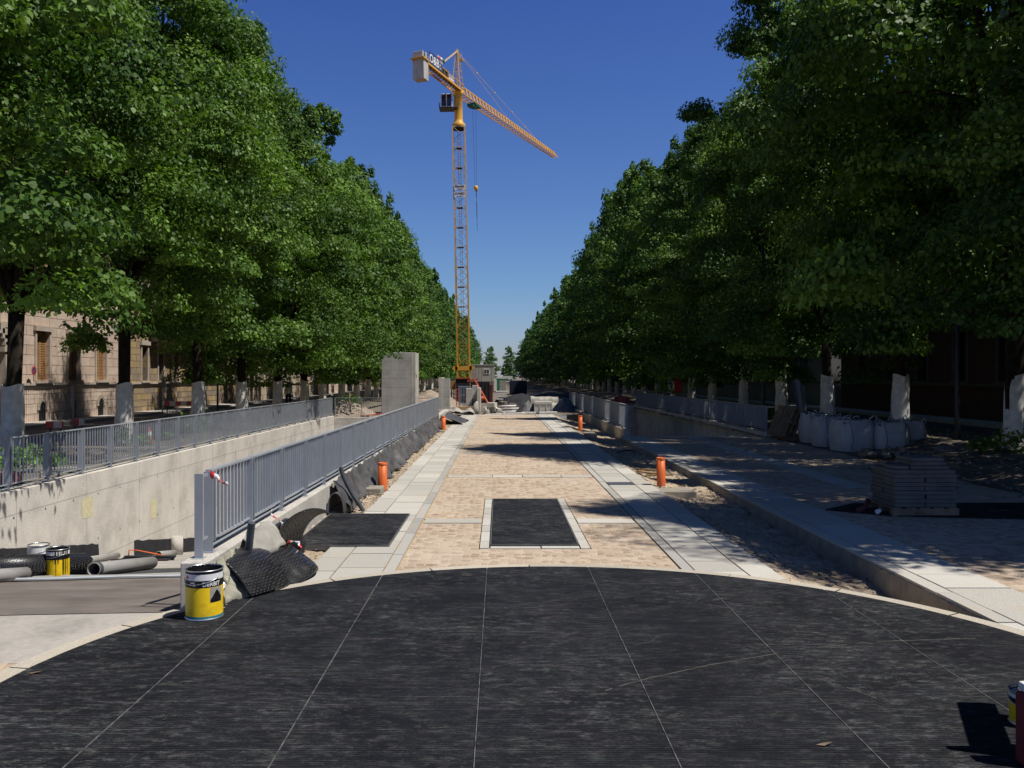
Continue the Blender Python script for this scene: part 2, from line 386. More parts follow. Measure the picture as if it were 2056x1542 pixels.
# ------------------------------------------------------------------ ground and paved surfaces
def slabs(mb, attr, x0, x1, y0, y1, L, gap=.018, z=0.0, axis='y', jit=.25, clip=None):
    a = y0 if axis == 'y' else x0; end = y1 if axis == 'y' else x1
    while a < end-.02:
        b = min(end, a+L*(1+R.uniform(-jit, jit)))
        dz = R.uniform(-.003, .002)
        if axis == 'y': q = (x0+gap/2, x1-gap/2, a+gap/2, b-gap/2)
        else: q = (a+gap/2, b-gap/2, y0+gap/2, y1-gap/2)
        mb.box(q[0], q[1], q[2], q[3], z-.05, z+dz); attr += [R.random()]*6
        a = b
def slab_obj(name, mb, attr, mat, parent=None):
    o = mb.build(name, mat, parent); at = o.data.attributes.new('slab', 'FLOAT', 'FACE'); at.data.foreach_set('value', attr)
    return o
LW, MW0, MW1 = -8.1, -2.72, -2.50       # trench walls
PL, PR = -2.0, 2.84                     # main path
KR = 4.05                               # right paving edge
CC, CR = (.5, 5.2), 3.77

def sheet(mb, x0, x1, y0, y1, z=0.0, m=0): mb.add([(x0,y0,z),(x1,y0,z),(x1,y1,z),(x0,y1,z)], [(0,1,2,3)], m)
g = MB()
for (x0, x1, y0, y1) in [(-2500, LW-.3, -300, 4000), (LW-.3, MW0, -300, 3.0), (LW-.3, MW0, 42.3, 4000), (MW0, PL, -300, 7.3), (MW0, PL, 42.3, 4000),
                         (PL, PR, -300, 4000), (PR, KR, -300, 7.0), (PR, 4.5, 46, 4000), (KR, 4.5, -300, 28.7), (4.5, 9.3, -300, 28.7), (4.5, 9.3, 57.2, 4000), (9.3, 2500, -300, 4000)]:
    sheet(g, x0, x1, y0, y1, -.06)
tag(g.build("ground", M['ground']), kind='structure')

# left bed under the trees, street and pavement in front of the houses
def bed(x0, x1, y0, y1, zf, name, mat, nx, ny):
    mb = MB(); mb.grid(lambda a, b: (x0+(x1-x0)*a, y0+(y1-y0)*b, zf(x0+(x1-x0)*a, y0+(y1-y0)*b)), nx, ny)
    return tag(mb.build(name, mat), kind='structure')
nz = lambda x, y, s, k=0: mn.noise(Vector((x*s, y*s, k)))
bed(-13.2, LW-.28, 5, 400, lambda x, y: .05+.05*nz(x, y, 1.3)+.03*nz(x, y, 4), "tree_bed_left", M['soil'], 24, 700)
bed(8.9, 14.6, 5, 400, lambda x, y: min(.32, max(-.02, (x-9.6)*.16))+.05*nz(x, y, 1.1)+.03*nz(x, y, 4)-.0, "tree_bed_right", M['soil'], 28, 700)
s = MB(); s.box(-18.6, -13.2, -40, 420, -.3, -.03); tag(s.build("street_left", M['asphalt']), kind='structure')
s = MB(); s.box(-20.5, -18.6, -40, 420, -.3, .08); tag(s.build("pavement_left", M['conc']), kind='structure')
s = MB(); s.box(14.6, 19.5, -40, 420, -.3, -.02); tag(s.build("street_right", M['asphalt']), kind='structure')
s = MB(); s.box(19.5, 21.3, -40, 420, -.3, .1); tag(s.build("pavement_right", M['conc']), kind='structure')

# main path: granite bands, strips, cobbled bays, cross bands
path = empty("main_path", kind='structure')
Y0, Y1 = 7.4, 46.0
b = MB(); sheet(b, PL, PR, Y0, Y1, -.022); b.build("joint_bed", M['sand'], path)
b = MB(); at = []
slabs(b, at, PL, -1.69, Y0, Y1, .85); slabs(b, at, -1.69, -1.20, Y0, Y1, .62)
slabs(b, at, 2.02, 2.52, Y0, Y1, .62); slabs(b, at, 2.52, PR, Y0, Y1, .85)
slab_obj("granite_band", b, at, M['granite'], path)
b = MB(); at = []
slabs(b, at, -1.20, -1.07, Y0, Y1, 1.2); slabs(b, at, 1.89, 2.02, Y0, Y1, 1.2)
slab_obj("edge_strip", b, at, M['granite_dk'], path)
b = MB(); at = []
bands = [11.75+5.4*k for k in range(7)]
for yb in bands:
    if yb+.34 > Y1: continue
    if yb < 13: slabs(b, at, -1.05, -.24, yb, yb+.36, 1.0, axis='x'); slabs(b, at, 1.07, 1.87, yb, yb+.36, 1.0, axis='x')
    else: slabs(b, at, -1.05, 1.87, yb, yb+.34, .75, axis='x')
# frame round the pit cover
slabs(b, at, -.24, -.115, 10.0, 14.1, .55, z=.003); slabs(b, at, .945, 1.07, 10.0, 14.1, .55, z=.003)
slabs(b, at, -.115, .945, 10.0, 10.14, .6, z=.003, axis='x'); slabs(b, at, -.115, .945, 14.0, 14.1, .6, z=.003, axis='x')
slab_obj("cross_band", b, at, M['granite'], path)
c = MB(); ys = [Y0]+[q for yb in bands for q in (yb-.004, yb+.35)]+[Y1]
sheet(c, -1.06, 1.88, Y0, 10.0, -.006)
sheet(c, -1.06, -.245, 10.0, 11.74, -.006); sheet(c, 1.075, 1.88, 10.0, 11.74, -.006)
sheet(c, -1.06, -.245, 12.115, 14.1, -.006); sheet(c, 1.075, 1.88, 12.115, 14.1, -.006)
sheet(c, -1.06, 1.88, 14.1, bands[1]-.006, -.006)
for k in range(1, len(bands)):
    sheet(c, -1.06, 1.88, bands[k]+.346, min(Y1, bands[k]+5.394), -.006)
c.build("cobbled_bay", M['cobble'], path)

# right paving on its raised bed
rp = empty("side_path", kind='structure')
b = MB(); b.box(KR+.012, 9.0, -2, 28.7, -.9, -.022); b.build("paving_bed", M['kerbface'], rp)
b = MB(); at = []
slabs(b, at, KR, 4.22, -2, 28.7, .9, z=.0); slabs(b, at, 4.22, 4.86, -2, 28.7, .65); slabs(b, at, 6.25, 6.75, 15.6, 28.7, .65)
slab_obj("granite_band", b, at, M['granite'], rp)
b = MB(); sheet(b, 4.86, 6.25, -2, 28.7, -.006); sheet(b, 6.25, 6.75, -2, 15.6, -.006); sheet(b, 6.75, 8.98, -2, 28.7, -.006); b.build("cobbled_bay", M['cobble'], rp)
# rough mortar haunch along its edge
b = MB(); b.grid(lambda a, t_: (KR+.005-.05*abs(nz(0, a*40, 3, t_*3))-.05*(1-t_)*(0.5+nz(a*9, 1, 2)), 5+23.7*a, -.03-.30*(1-t_)), 420, 4); b.build("mortar_edge", M['kerbface'], rp)

# dirt gully between the paths and on the left strip
def gz(x, y):
    t = (x-PR)/(KR-PR); t = max(0, min(1, t))
    far_ = max(0, min(1, (y-9)/6)); d = -.03-(.24-.13*far_)*t**1.2-(.05+.05*far_)*math.sin(t*3.1)*(1-.3*t)
    if y < 9.0: d -= .20*max(0, (9.0-y)/1.5)*t**2
    if y > 27: d -= .2*min(1, (y-27)/6)*t
    d += .045*nz(x, y, 2.2)+.03*nz(x, y, 6, 3)+.015*nz(x, y, 15, 5)
    return min(d, -.015) if t < .95 else d
b = MB(); b.grid(lambda a, t_: (PR-.01+(KR+.05-PR)*a, 6.9+22*t_, gz(PR+(KR-PR)*a, 6.9+22*t_)), 26, 440)
tag(b.build("dirt_gully", M['dirt']), kind='structure')
b = MB(); b.grid(lambda a, t_: (PR-.01+(4.55-PR)*a, 28.9+17.2*t_, gz(PR+(KR-PR)*a, 28.9+17.2*t_)), 16, 200)
tag(b.build("dirt_slope", M['dirt']), kind='structure')
b = MB(); b.grid(lambda a, t_: (MW1-.01+(PL+.01-MW1)*a, 7.3+34.9*t_, (-.05 if 10.0 < 7.3+34.9*t_ < 12.5 else 0)-.015+.06*(1-a)-.03*math.sin(a*3.14)+.035*nz(a*.5, 7.3+34.9*t_, 5)+.02*nz(a*.5, t_*35, 17)), 10, 500)
tag(b.build("dirt_strip", M['dirt']), kind='structure')

# left ramp
def rz_(y): return 0.0 if y < 7.2 else -.17*((y-7.2)**2/.8 if y < 7.6 else (y-7.4))
yy = [3, 4, 5, 6, 6.8, 7.2, 7.25, 7.3, 7.35, 7.4, 7.45, 7.5, 7.55, 7.6]+[7.6+i*1.0 for i in range(1, 36)]
b = MB()
for i in range(len(yy)-1):
    b.add([(LW-.02, yy[i], rz_(yy[i])-.012), (MW0+.25 if yy[i] < 7.3 else MW0+.01, yy[i], rz_(yy[i])-.012), (MW0+.25 if yy[i] < 7.25 else MW0+.01, yy[i+1], rz_(yy[i+1])-.012), (LW-.02, yy[i+1], rz_(yy[i+1])-.012)], [(0,1,2,3)])
tag(b.build("ramp", M['ramp']), kind='structure')

def D(u, v, dz=0.0):            # point where the sight line meets the left ramp
    y = 4.0
    while y < 40 and CH-(v-V0)/F*y > rz_(y)+dz: y += .01
    return Vector(((u-U0)/F*y, y, rz_(y)+dz))
def drape_strip(name, line_a, line_b, mat, dz, n=70, kind='structure'):
    b = MB()
    def f(t_, a):
        ya = line_a[0]+(line_a[1]-line_a[0])*t_; yb = line_b[0]+(line_b[1]-line_b[0])*t_
        x = LW+(MW0-LW)*t_; y = ya+(yb-ya)*a
        return (x, y, rz_(y)-.012+dz)
    b.grid(f, n, n); return tag(b.build(name, mat), kind=kind)
drape_strip("ramp_asphalt_band", (6.9, 7.35), (10.0, 12.3), M['rampmid'], .006)
drape_strip("ramp_black_coat", (10.3, 12.9), (13.0, 15.2), M['asphalt'], .009)
def ch_pt(t_, off, dz): 
    y = 10.0+2.6*t_+off; return (LW+(MW0-LW)*t_, y, rz_(y)+dz)
dc = empty("drain_channel", (0,0,0), "long metal drain channel lying across the black coated ramp", "drain channel")
for nm, off, w in (("rail", 0, .035), ("rail", .17, .035), ("rail", .42, .03)):
    b = MB(); b.tube([ch_pt(t/12, off, .02+.006*math.sin(t*2.1+off*9)) for t in range(13)], w*.6, 6); b.build(nm, M['pvcgrey'] if off else M['galv'], dc)
b = MB(); b.grid(lambda t, a: ch_pt(t, .02+.14*a, .004), 12, 1); b.build("slot", M['black'], dc)

# ------------------------------------------------------------------ round deck of ribbed rubber panels with its stone ring
deck = empty("round_deck", kind='structure')
def circ_y(x, r=CR, sgn=1): return CC[1]+sgn*math.sqrt(max(0, r*r-(x-CC[0])**2))
sx_ = [-3.27, -2.21, -1.17, -.13, .92, 1.97, 3.02, 4.27]
for i in range(7):
    a, c2 = sx_[i]+.006, sx_[i+1]-.006; N = 16
    xs = [a+(c2-a)*k/N for k in range(N+1)]
    poly = [(x, circ_y(x, CR-.012, -1)) for x in xs]+[(x, circ_y(x, CR-.012, 1)) for x in reversed(xs)]
    pp = []
    for p_ in poly:
        if not pp or (abs(p_[0]-pp[-1][0])+abs(p_[1]-pp[-1][1])) > 1e-4: pp.append(p_)
    b = MB(); b.prism(pp, -.03, .022); b.build("deck_panel", M['rubber'], deck)
for x in sx_[1:-1]:
    b = MB(); b.box(x-.0028, x+.0028, circ_y(x, CR-.03, -1), circ_y(x, CR-.03), .0, .0245); b.build("joint_bar", M['jointbar'], deck)
for pts in ([(1215, 1386), (1300, 1362), (1420, 1336), (1560, 1312)], [(1640, 1300), (1760, 1288), (1960, 1281)], [(1640, 1362), (1700, 1380), (1760, 1402)]):
    b = MB(); q = [G(u, v, .0232) for u, v in pts]
    for i in range(len(q)-1):
        for j in range(6):
            if R.random() < .2: continue
            a, c2 = q[i].lerp(q[i+1], j/6), q[i].lerp(q[i+1], (j+1)/6); a.y += R.uniform(-.006, .006); b.bar(a, c2, R.uniform(.004, .010), .0012)
    b.build("scuff_mark", M['scuff'], deck)
ring = MB(); at = []
a = 0.0
while a < 2*math.pi-.01:
    e = min(2*math.pi, a+.27)
    n = 6; r0, r1 = CR, CR+.145
    vs = []; 
    for k in range(n+1):
        t_ = a+.002+(e-a-.004)*k/n
        for r in (r0, r1):
            for z in (-.05, .014): vs.append((CC[0]+r*math.cos(t_), CC[1]+r*math.sin(t_), z))
    fs = []
    for k in range(n):
        o = 4*k
        fs += [(o+1, o+3, o+7, o+5), (o, o+1, o+5, o+4), (o+2, o+6, o+7, o+3)]
    ring.add(vs, fs); at += [R.random()]*len(fs); a = e
slab_obj("stone_ring", ring, at, M['kerb'], deck)
b = MB(); b.lathe([(CR-.014, -.04), (CR-.014, .0), (CR+.0, .0)], 96, loc=(CC[0], CC[1], 0)); b.build("ring_groove", M['black'], deck)
# cobbled sandy corner patch bottom left
b = MB(); b.prism([(-8, 3.0), (-2.2, 3.0), (-2.6, 5.9), (-3.3, 6.0), (-8, 6.1)], -.03, -.003); tag(b.build("cobble_patch", M['cobble']), kind='structure')

# ------------------------------------------------------------------ pit covers
def hatch(x0, x1, y0, y1, label, seam=None, grp=None):
    r = empty("hatch_cover", ((x0+x1)/2, (y0+y1)/2, 0), label, "hatch cover")
    cx, cy_ = (x0+x1)/2, (y0+y1)/2
    cuts = [y0]+([seam] if seam else [])+[y1]
    for i in range(len(cuts)-1):
        b = MB(); b.box(x0+.02-cx, x1-.02-cx, cuts[i]+.006-cy_, cuts[i+1]-.006-cy_, -.03, .016); b.build("rubber_panel", M['hatch'], r, bevel=.003)
    b = MB()
    for q in ((x0, x0+.015, y0, y1), (x1-.015, x1, y0, y1), (x0+.015, x1-.015, y0, y0+.012), (x0+.015, x1-.015, y1-.012, y1)):
        b.box(q[0]-cx, q[1]-cx, q[2]-cy_, q[3]-cy_, -.04, .020)
    b.build("frame", M['pitframe'], r)
    return r
hatch(-.112, .94, 10.15, 13.98, "long black ribbed hatch cover set in the middle of the cobbled path", seam=12.05)
h2 = hatch(-2.46, -1.30, 10.1, 12.45, "black ribbed hatch cover beside the railing foot, over the pale slabs")
# drain grate
r = empty("drain_grate", (2.27, 16.1, 0), "small slotted metal drain grate in the pale slabs", "drain grate")
b = MB(); b.box(-.25, .25, -.2, .2, -.03, .003); b.build("frame", M['dark'], r)
b = MB(); [b.box(-.24+k*.03, -.225+k*.03, -.18, .18, .003, .010) for k in range(16)]; b.build("bars", M['metal'], r)

# ------------------------------------------------------------------ retaining walls (each its own thing)
def wall(name, x0, x1, y0, y1, z0, z1, mat, label, cat="wall", slope=None):
    b = MB(); b.box(x0, x1, y0, y1, z0, z1); o = b.build(name, mat, bevel=.012); return tag(o, label, cat)
w = wall("retaining_wall", LW-.28, LW, 5.5, 42.0, -6.2, .10, M['wall'], "long pale concrete wall of the ramp below the tree-side railing")
b = MB()
for (u0_, v0_, u1_, v1_) in ((165, 998, 186, 1040), (302, 1002, 315, 1041)):
    y_ = -LW*F/(U0-(u0_+u1_)/2)
    hw = px((u1_-u0_)/2, y_)*2.2
    zt, zb = P(0, v0_, y_).z, P(0, v1_, y_).z
    pts = []
    for k in range(18):
        a = 2*math.pi*k/18; rr = 1+.15*nz(k*1.7, y_, 1)
        ex = (abs(math.cos(a))**.35)*(1 if math.cos(a) > 0 else -1); ez = (abs(math.sin(a))**.35)*(1 if math.sin(a) > 0 else -1)
        pts.append((LW+.004, y_+hw*ex*rr, (zt+zb)/2+(zt-zb)/2*ez*rr))
    b.add(pts, [tuple(range(18))])
b.build("paint_patch", M['yellowpaint'], w)
b = MB()
for k in range(34):
    for z in (-.35, -1.25, -2.2):
        yh = 8.3+1.0*k
        if z < rz_(yh)+.1: continue
        b.add([(LW+.003, yh+.02*math.cos(a), z+.02*math.sin(a)) for a in [6.283*j/8 for j in range(8)]], [tuple(range(8))])
b.build("tie_holes", M['black'], w)
mw = wall("retaining_wall", MW0, MW1, 7.3, 42.0, -6.2, .42, M['conc'], "low concrete wall carrying the central railing beside the path")
wall("retaining_wall", LW, MW0, 42.0, 42.3, -6.2, .02, M['wall'], "concrete end wall closing the deep left ramp")
wall("retaining_wall", 9.05, 9.3, 28.9, 57.5, -6, .12, M['wall'], "shaded concrete wall under the far right railing")
wall("retaining_wall", 4.5, 4.72, 31.0, 57.5, -6, .10, M['conc'], "dirty concrete wall under the inner right railing")
wall("retaining_wall", 4.72, 9.05, 57.2, 57.5, -6, .12, M['wall'], "concrete end wall closing the right ramp")
b = MB(); b.add([(4.72, 28.7, -.02), (9.05, 28.7, -.02), (9.05, 57.3, -4.6), (4.72, 57.3, -4.6)], [(0,1,2,3)]); tag(b.build("ramp_right", M['ramp']), kind='structure')
b = MB(); b.box(4.1, 9.0, 28.72, 29.0, -1.2, .0); tag(b.build("ramp_sill", M['conc']), kind='structure')

# ------------------------------------------------------------------ railings
def railing(x0, y0, x1, y1, zb0, zt0, zb1, zt1, label, sp=1.24, balusters=True, first_gap=False):
    r = empty("railing", (x0, y0, 0), label, "railing")
    d = Vector((x1-x0, y1-y0, 0)); L = d.length; d.normalize(); n = Vector((d.y, -d.x, 0)); N = max(1, round(L/sp)); sp = L/N
    def pt(s, off, f):   # local
        t_ = s/L; zb = zb0+(zb1-zb0)*t_; zt = zt0+(zt1-zt0)*t_
        q = d*s+n*off; return Vector((q.x, q.y, zb+(zt-zb)*f))
    def stick(b, s0, s1, o0, o1, f0, f1, e0=0, e1=0):
        vs = []
        for f, e in ((f0, e0), (f1, e1)):
            for (s_, o_) in ((s0, o0), (s1, o0), (s1, o1), (s0, o1)):
                p_ = pt(s_, o_, f); p_.z += e; vs.append(p_)
        b.add(vs, [(0,3,2,1),(4,5,6,7),(0,1,5,4),(1,2,6,5),(2,3,7,6),(3,0,4,7)])
    for k in range(N+1):
        b = MB(); s_ = k*sp
        stick(b, s_-.006, s_+.006, -.042, .042, 0, 1, -.07, -.012)
        if k < N: stick(b, s_+.045, s_+.055, -.03, .05, .03, 1, 0, -.012)
        stick(b, s_-.03, s_+.07, -.05, .05, 0, 0, -.085, -.07)
        b.build("post", M['galv'], r)
    for k in range(N):
        b = MB(); a, e = k*sp+.055, (k+1)*sp-.006
        stick(b, a, e, -.02, .02, .045, .045, -.006, .006)
        m_ = round((e-a)/.108)
        for j in range(1, m_):
            s_ = a+(e-a)*j/m_; stick(b, s_-.005, s_+.005, -.013, .013, .05, 1, 0, -.012)
        b.build("baluster_panel", M['galv'], r)
    b = MB(); stick(b, 0, L, -.028, .028, 1, 1, -.012, .006); b.build("top_rail", M['galv'], r)
    b = MB(); stick(b, 0, L, -.045, .02, 0, 0, -.03, -.018); b.build("bottom_rail", M['galv'], r)
    return r
railing(-8.2, 8.0, -8.2, 41.9, .17, .985, .17, .985, "long grey railing on the tree-side ramp wall")
mr = railing(-2.62, 7.72, -2.47, 34.4, .50, 1.16, .50, 1.20, "long grey railing on the low wall between ramp and path")
b = MB(); b.box(-.040, .034, -.245, -.233, -.078, .655); b.box(-.06, .05, -.29, -.18, -.088, -.0785); b.box(.0, .012, -.232, -.05, .615, .64); b.box(.0, .012, -.232, -.05, .06, .08)
eo = b.build("end_post", M['galv'], mr); eo.location = (0, 0, .5)
railing(-8.1, 42.15, -2.9, 42.15, .08, .98, .08, .98, "short grey railing across the head of the left ramp", sp=1.3)
railing(4.62, 31.1, 4.70, 57.3, .17, 1.0, .17, 1.0, "grey railing on the inner wall of the right ramp")
railing(9.17, 29.5, 9.17, 57.3, .18, 1.0, .18, 1.0, "shaded grey railing on the outer wall of the right ramp")
railing(4.8, 57.4, 9.1, 57.4, .18, .98, .18, .98, "short grey railing across the head of the right ramp")

# ------------------------------------------------------------------ things by the central railing
def at_ground(name, loc, label, cat, group=None): return empty(name, loc, label, cat, group)
# geotextile bulging along the wall foot
def geo(a, t_):
    y = 12.6+21.8*a; f = nz(y*.9, 0, 1)+.5*nz(y*2.3, 1, 1); g2 = nz(y*1.6, 5, 1)
    w3 = nz(y*3.3, t_*1.5, 1, 4); w4 = nz(y*7+t_*3, t_*4, 1, 9)
    x = -2.485+(.08+.15*t_**.8+.17*f*math.sin(t_*3.1)+.12*w3+.04*w4)*(.35+t_*.85)
    z = (.46-.13*max(0, g2)-.08*max(0, w3)-.05*(y > 30))*(1-t_)+.02+.07*f*math.sin(t_*3.14)+.03*w4*(1-t_)
    return (max(x, -2.48+.004), y, max(z, -.02))
b = MB(); b.grid(geo, 520, 16); tag(b.build("geotextile_sheet", M['geot'], solid=.006), "black wrinkled geotextile sheet bunched along the railing wall foot", "ground sheet")
b = MB()
def arch(a, t_):
    ang = math.pi*a; y = 12.35+.3*t_+.1*a
    return (-2.38-.11*math.cos(ang)+.03*t_, y, -.02+.34*math.sin(ang)**.7 if 0 < a < 1 else -.02)
b.grid(arch, 16, 5); tag(b.build("membrane_flap", M['geot'], solid=.01), "grey arched membrane flap standing at the end of the geotextile", "ground sheet")
# dimpled drainage membrane heap
def dim(a, t_):
    y = 7.65+2.3*a; fold = (abs(math.sin(a*7+t_*1.5))-.5)*.16+.05*nz(y*3, t_*2, 1.3)+.05*abs(nz(y*5, t_*6, 1, 7))
    w = .22+.42*math.sin(min(1, a*1.2)*math.pi)*.9
    x = -2.49+w*t_**1.1+fold*t_*.5; z = .36*(1-t_)**.8+.10*math.sin(t_*3.14)*(.6+.4*math.sin(a*7))+fold*.4*t_
    return (max(x, -2.495), y, max(z, .012))
b = MB(); b.grid(dim, 110, 40); tag(b.build("dimpled_sheet", M['dimple'], solid=.008), "black dimpled drainage sheet crumpled at the railing wall foot", "drainage sheet")
def curl(a, t_):
    ang = -.5+2.7*t_; r_ = .17+.05*math.sin(a*3.1)
    x = -2.22+.16*a-r_*math.cos(ang)*.9+.10*t_; y = 8.9+.55*a+.1*math.sin(t_*3); z = .16+r_*math.sin(ang)+.30*t_*(1-.35*a)
    return (x, y, max(z, .02))
b = MB(); b.grid(curl, 20, 24); tag(b.build("dimpled_sheet", M['dimple'], solid=.008), "black dimpled sheet curling upright like a wing beside the hatch", "drainage sheet")
def pelt(a, t_):
    y = 8.15+1.0*a; x = -2.44+.16*math.sin(a*3.1)*t_+.05*nz(y*4, t_, 1); z = .46-.02*t_-.20*t_*t_+.05*math.sin(a*3.1)+.03*nz(y*5, t_*3, 1)
    return (x+.09*t_, y, z)
b = MB(); b.grid(pelt, 24, 10); tag(b.build("fleece_sheet", M['tarp'], solid=.012), "pinkish grey fleece sheet draped over the wall below the railing", "ground sheet")
def film(a, t_):
    y = 7.50+.50*a; x = -2.49+.02+(.10+.20*a)*t_**1.4+.04*math.sin(a*11+t_*3)*t_; c_ = nz(a*7, t_*5, 1, 3); c2_ = nz(a*15+t_*4, t_*3, 1, 8); z = (.40)*(1-t_)**1.2+.06*math.sin(t_*3.1)*(1+math.sin(a*8))*.6+.03*abs(c_)*t_+.02*abs(c2_)
    return (max(-2.49, x+.07*c_*t_+.03*c2_), y+.05*math.sin(t_*5+a*4)+.04*c2_, max(z, .024))
b = MB(); b.grid(film, 60, 50); tag(b.build("plastic_film", M['film'], solid=.003), "crumpled cloudy plastic film hanging off the wall end behind the bucket", "plastic film")

# corrugated hoses
def hose(pts, r, n_ring, name, label):
    pts = [Vector(p) for p in pts]; out = []; rs = []
    L = 60*(len(pts)-1)//2
    def bez(t_):
        s_ = t_*(len(pts)-1); i = min(int(s_), len(pts)-2); f = s_-i
        p0, p1, p2, p3 = pts[max(i-1, 0)], pts[i], pts[i+1], pts[min(i+2, len(pts)-1)]
        return .5*((2*p1)+(-p0+p2)*f+(2*p0-5*p1+4*p2-p3)*f*f+(-p0+3*p1-3*p2+p3)*f**3)
    for k in range(n_ring*2+1):
        out.append(bez(k/(n_ring*2))); rs.append(r*(1.0 if k % 2 else .86))
    b = MB(); b.tube(out, rs, 12); o = b.build(name, M['hose']); return tag(o, label, "hose")
hose([(-2.38, 8.15, -.02), (-2.385, 8.13, .25), (-2.36, 8.1, .45), (-2.335, 8.08, .63)], .038, 26, "corrugated_hose", "short upright grey corrugated hose beside the railing near the end post")
hose([(-2.02, 12.75, .0), (-2.08, 12.75, .10), (-2.2, 12.75, .28), (-2.32, 12.75, .52), (-2.36, 12.75, .66)], .035, 40, "corrugated_hose", "long curved grey hose leaning on the railing behind the hatch cover")

# orange pipes with concrete sockets
def opipe(x, y, h, label, blk=None, blabel=None, tilt=(0, 0)):
    r = empty("drain_pipe", (x, y, -.02), label, "pipe", "orange pipes standing beside the path")
    r.rotation_euler = (tilt[0], tilt[1], 0)
    b = MB(); b.lathe([(.08, 0), (.08, h), (.073, h), (.073, h-.4)], 28); b.build("tube", M['orange'], r)
    b = MB(); b.lathe([(.0805, h-.05), (.084, h-.045), (.084, h-.01), (.0805, h-.004)], 28); b.build("collar", M['orange'], r)
    b = MB(); b.lathe([(.072, h-.3), (0.001, h-.3)], 20); b.build("inside", M['black'], r)
    if blk:
        bb = MB()
        bb.box(blk[0], blk[1], blk[2], blk[3], -.3, blk[4]); o = bb.build("concrete_socket", M['kerbface'], bevel=.015); tag(o, blabel, "concrete block")
opipe(-2.08, 15.25, .50, "orange pipe in a concrete block, beside the geotextile nearest the camera on the left", (-2.42, -2.02, 14.6, 15.05, .10), "broken concrete block in front of the near left orange pipe")
opipe(-2.10, 32.0, .56, "far orange pipe left of the path, at the end of the geotextile", (-2.4, -2.02, 31.3, 32.1, .03), "concrete block under the far left orange pipe", (0, .02))
opipe(3.0, 15.9, .53, "orange pipe standing in sand right of the path, nearest the camera", (2.86, 3.5, 15.2, 15.75, -.03), "half-buried concrete block below the near right orange pipe", (0, -.03))
opipe(3.06, 32.5, .56, "far orange pipe right of the path, before the inner ramp railing", (3.1, 3.55, 31.2, 32.3, -.06), "concrete block beside the far right orange pipe")

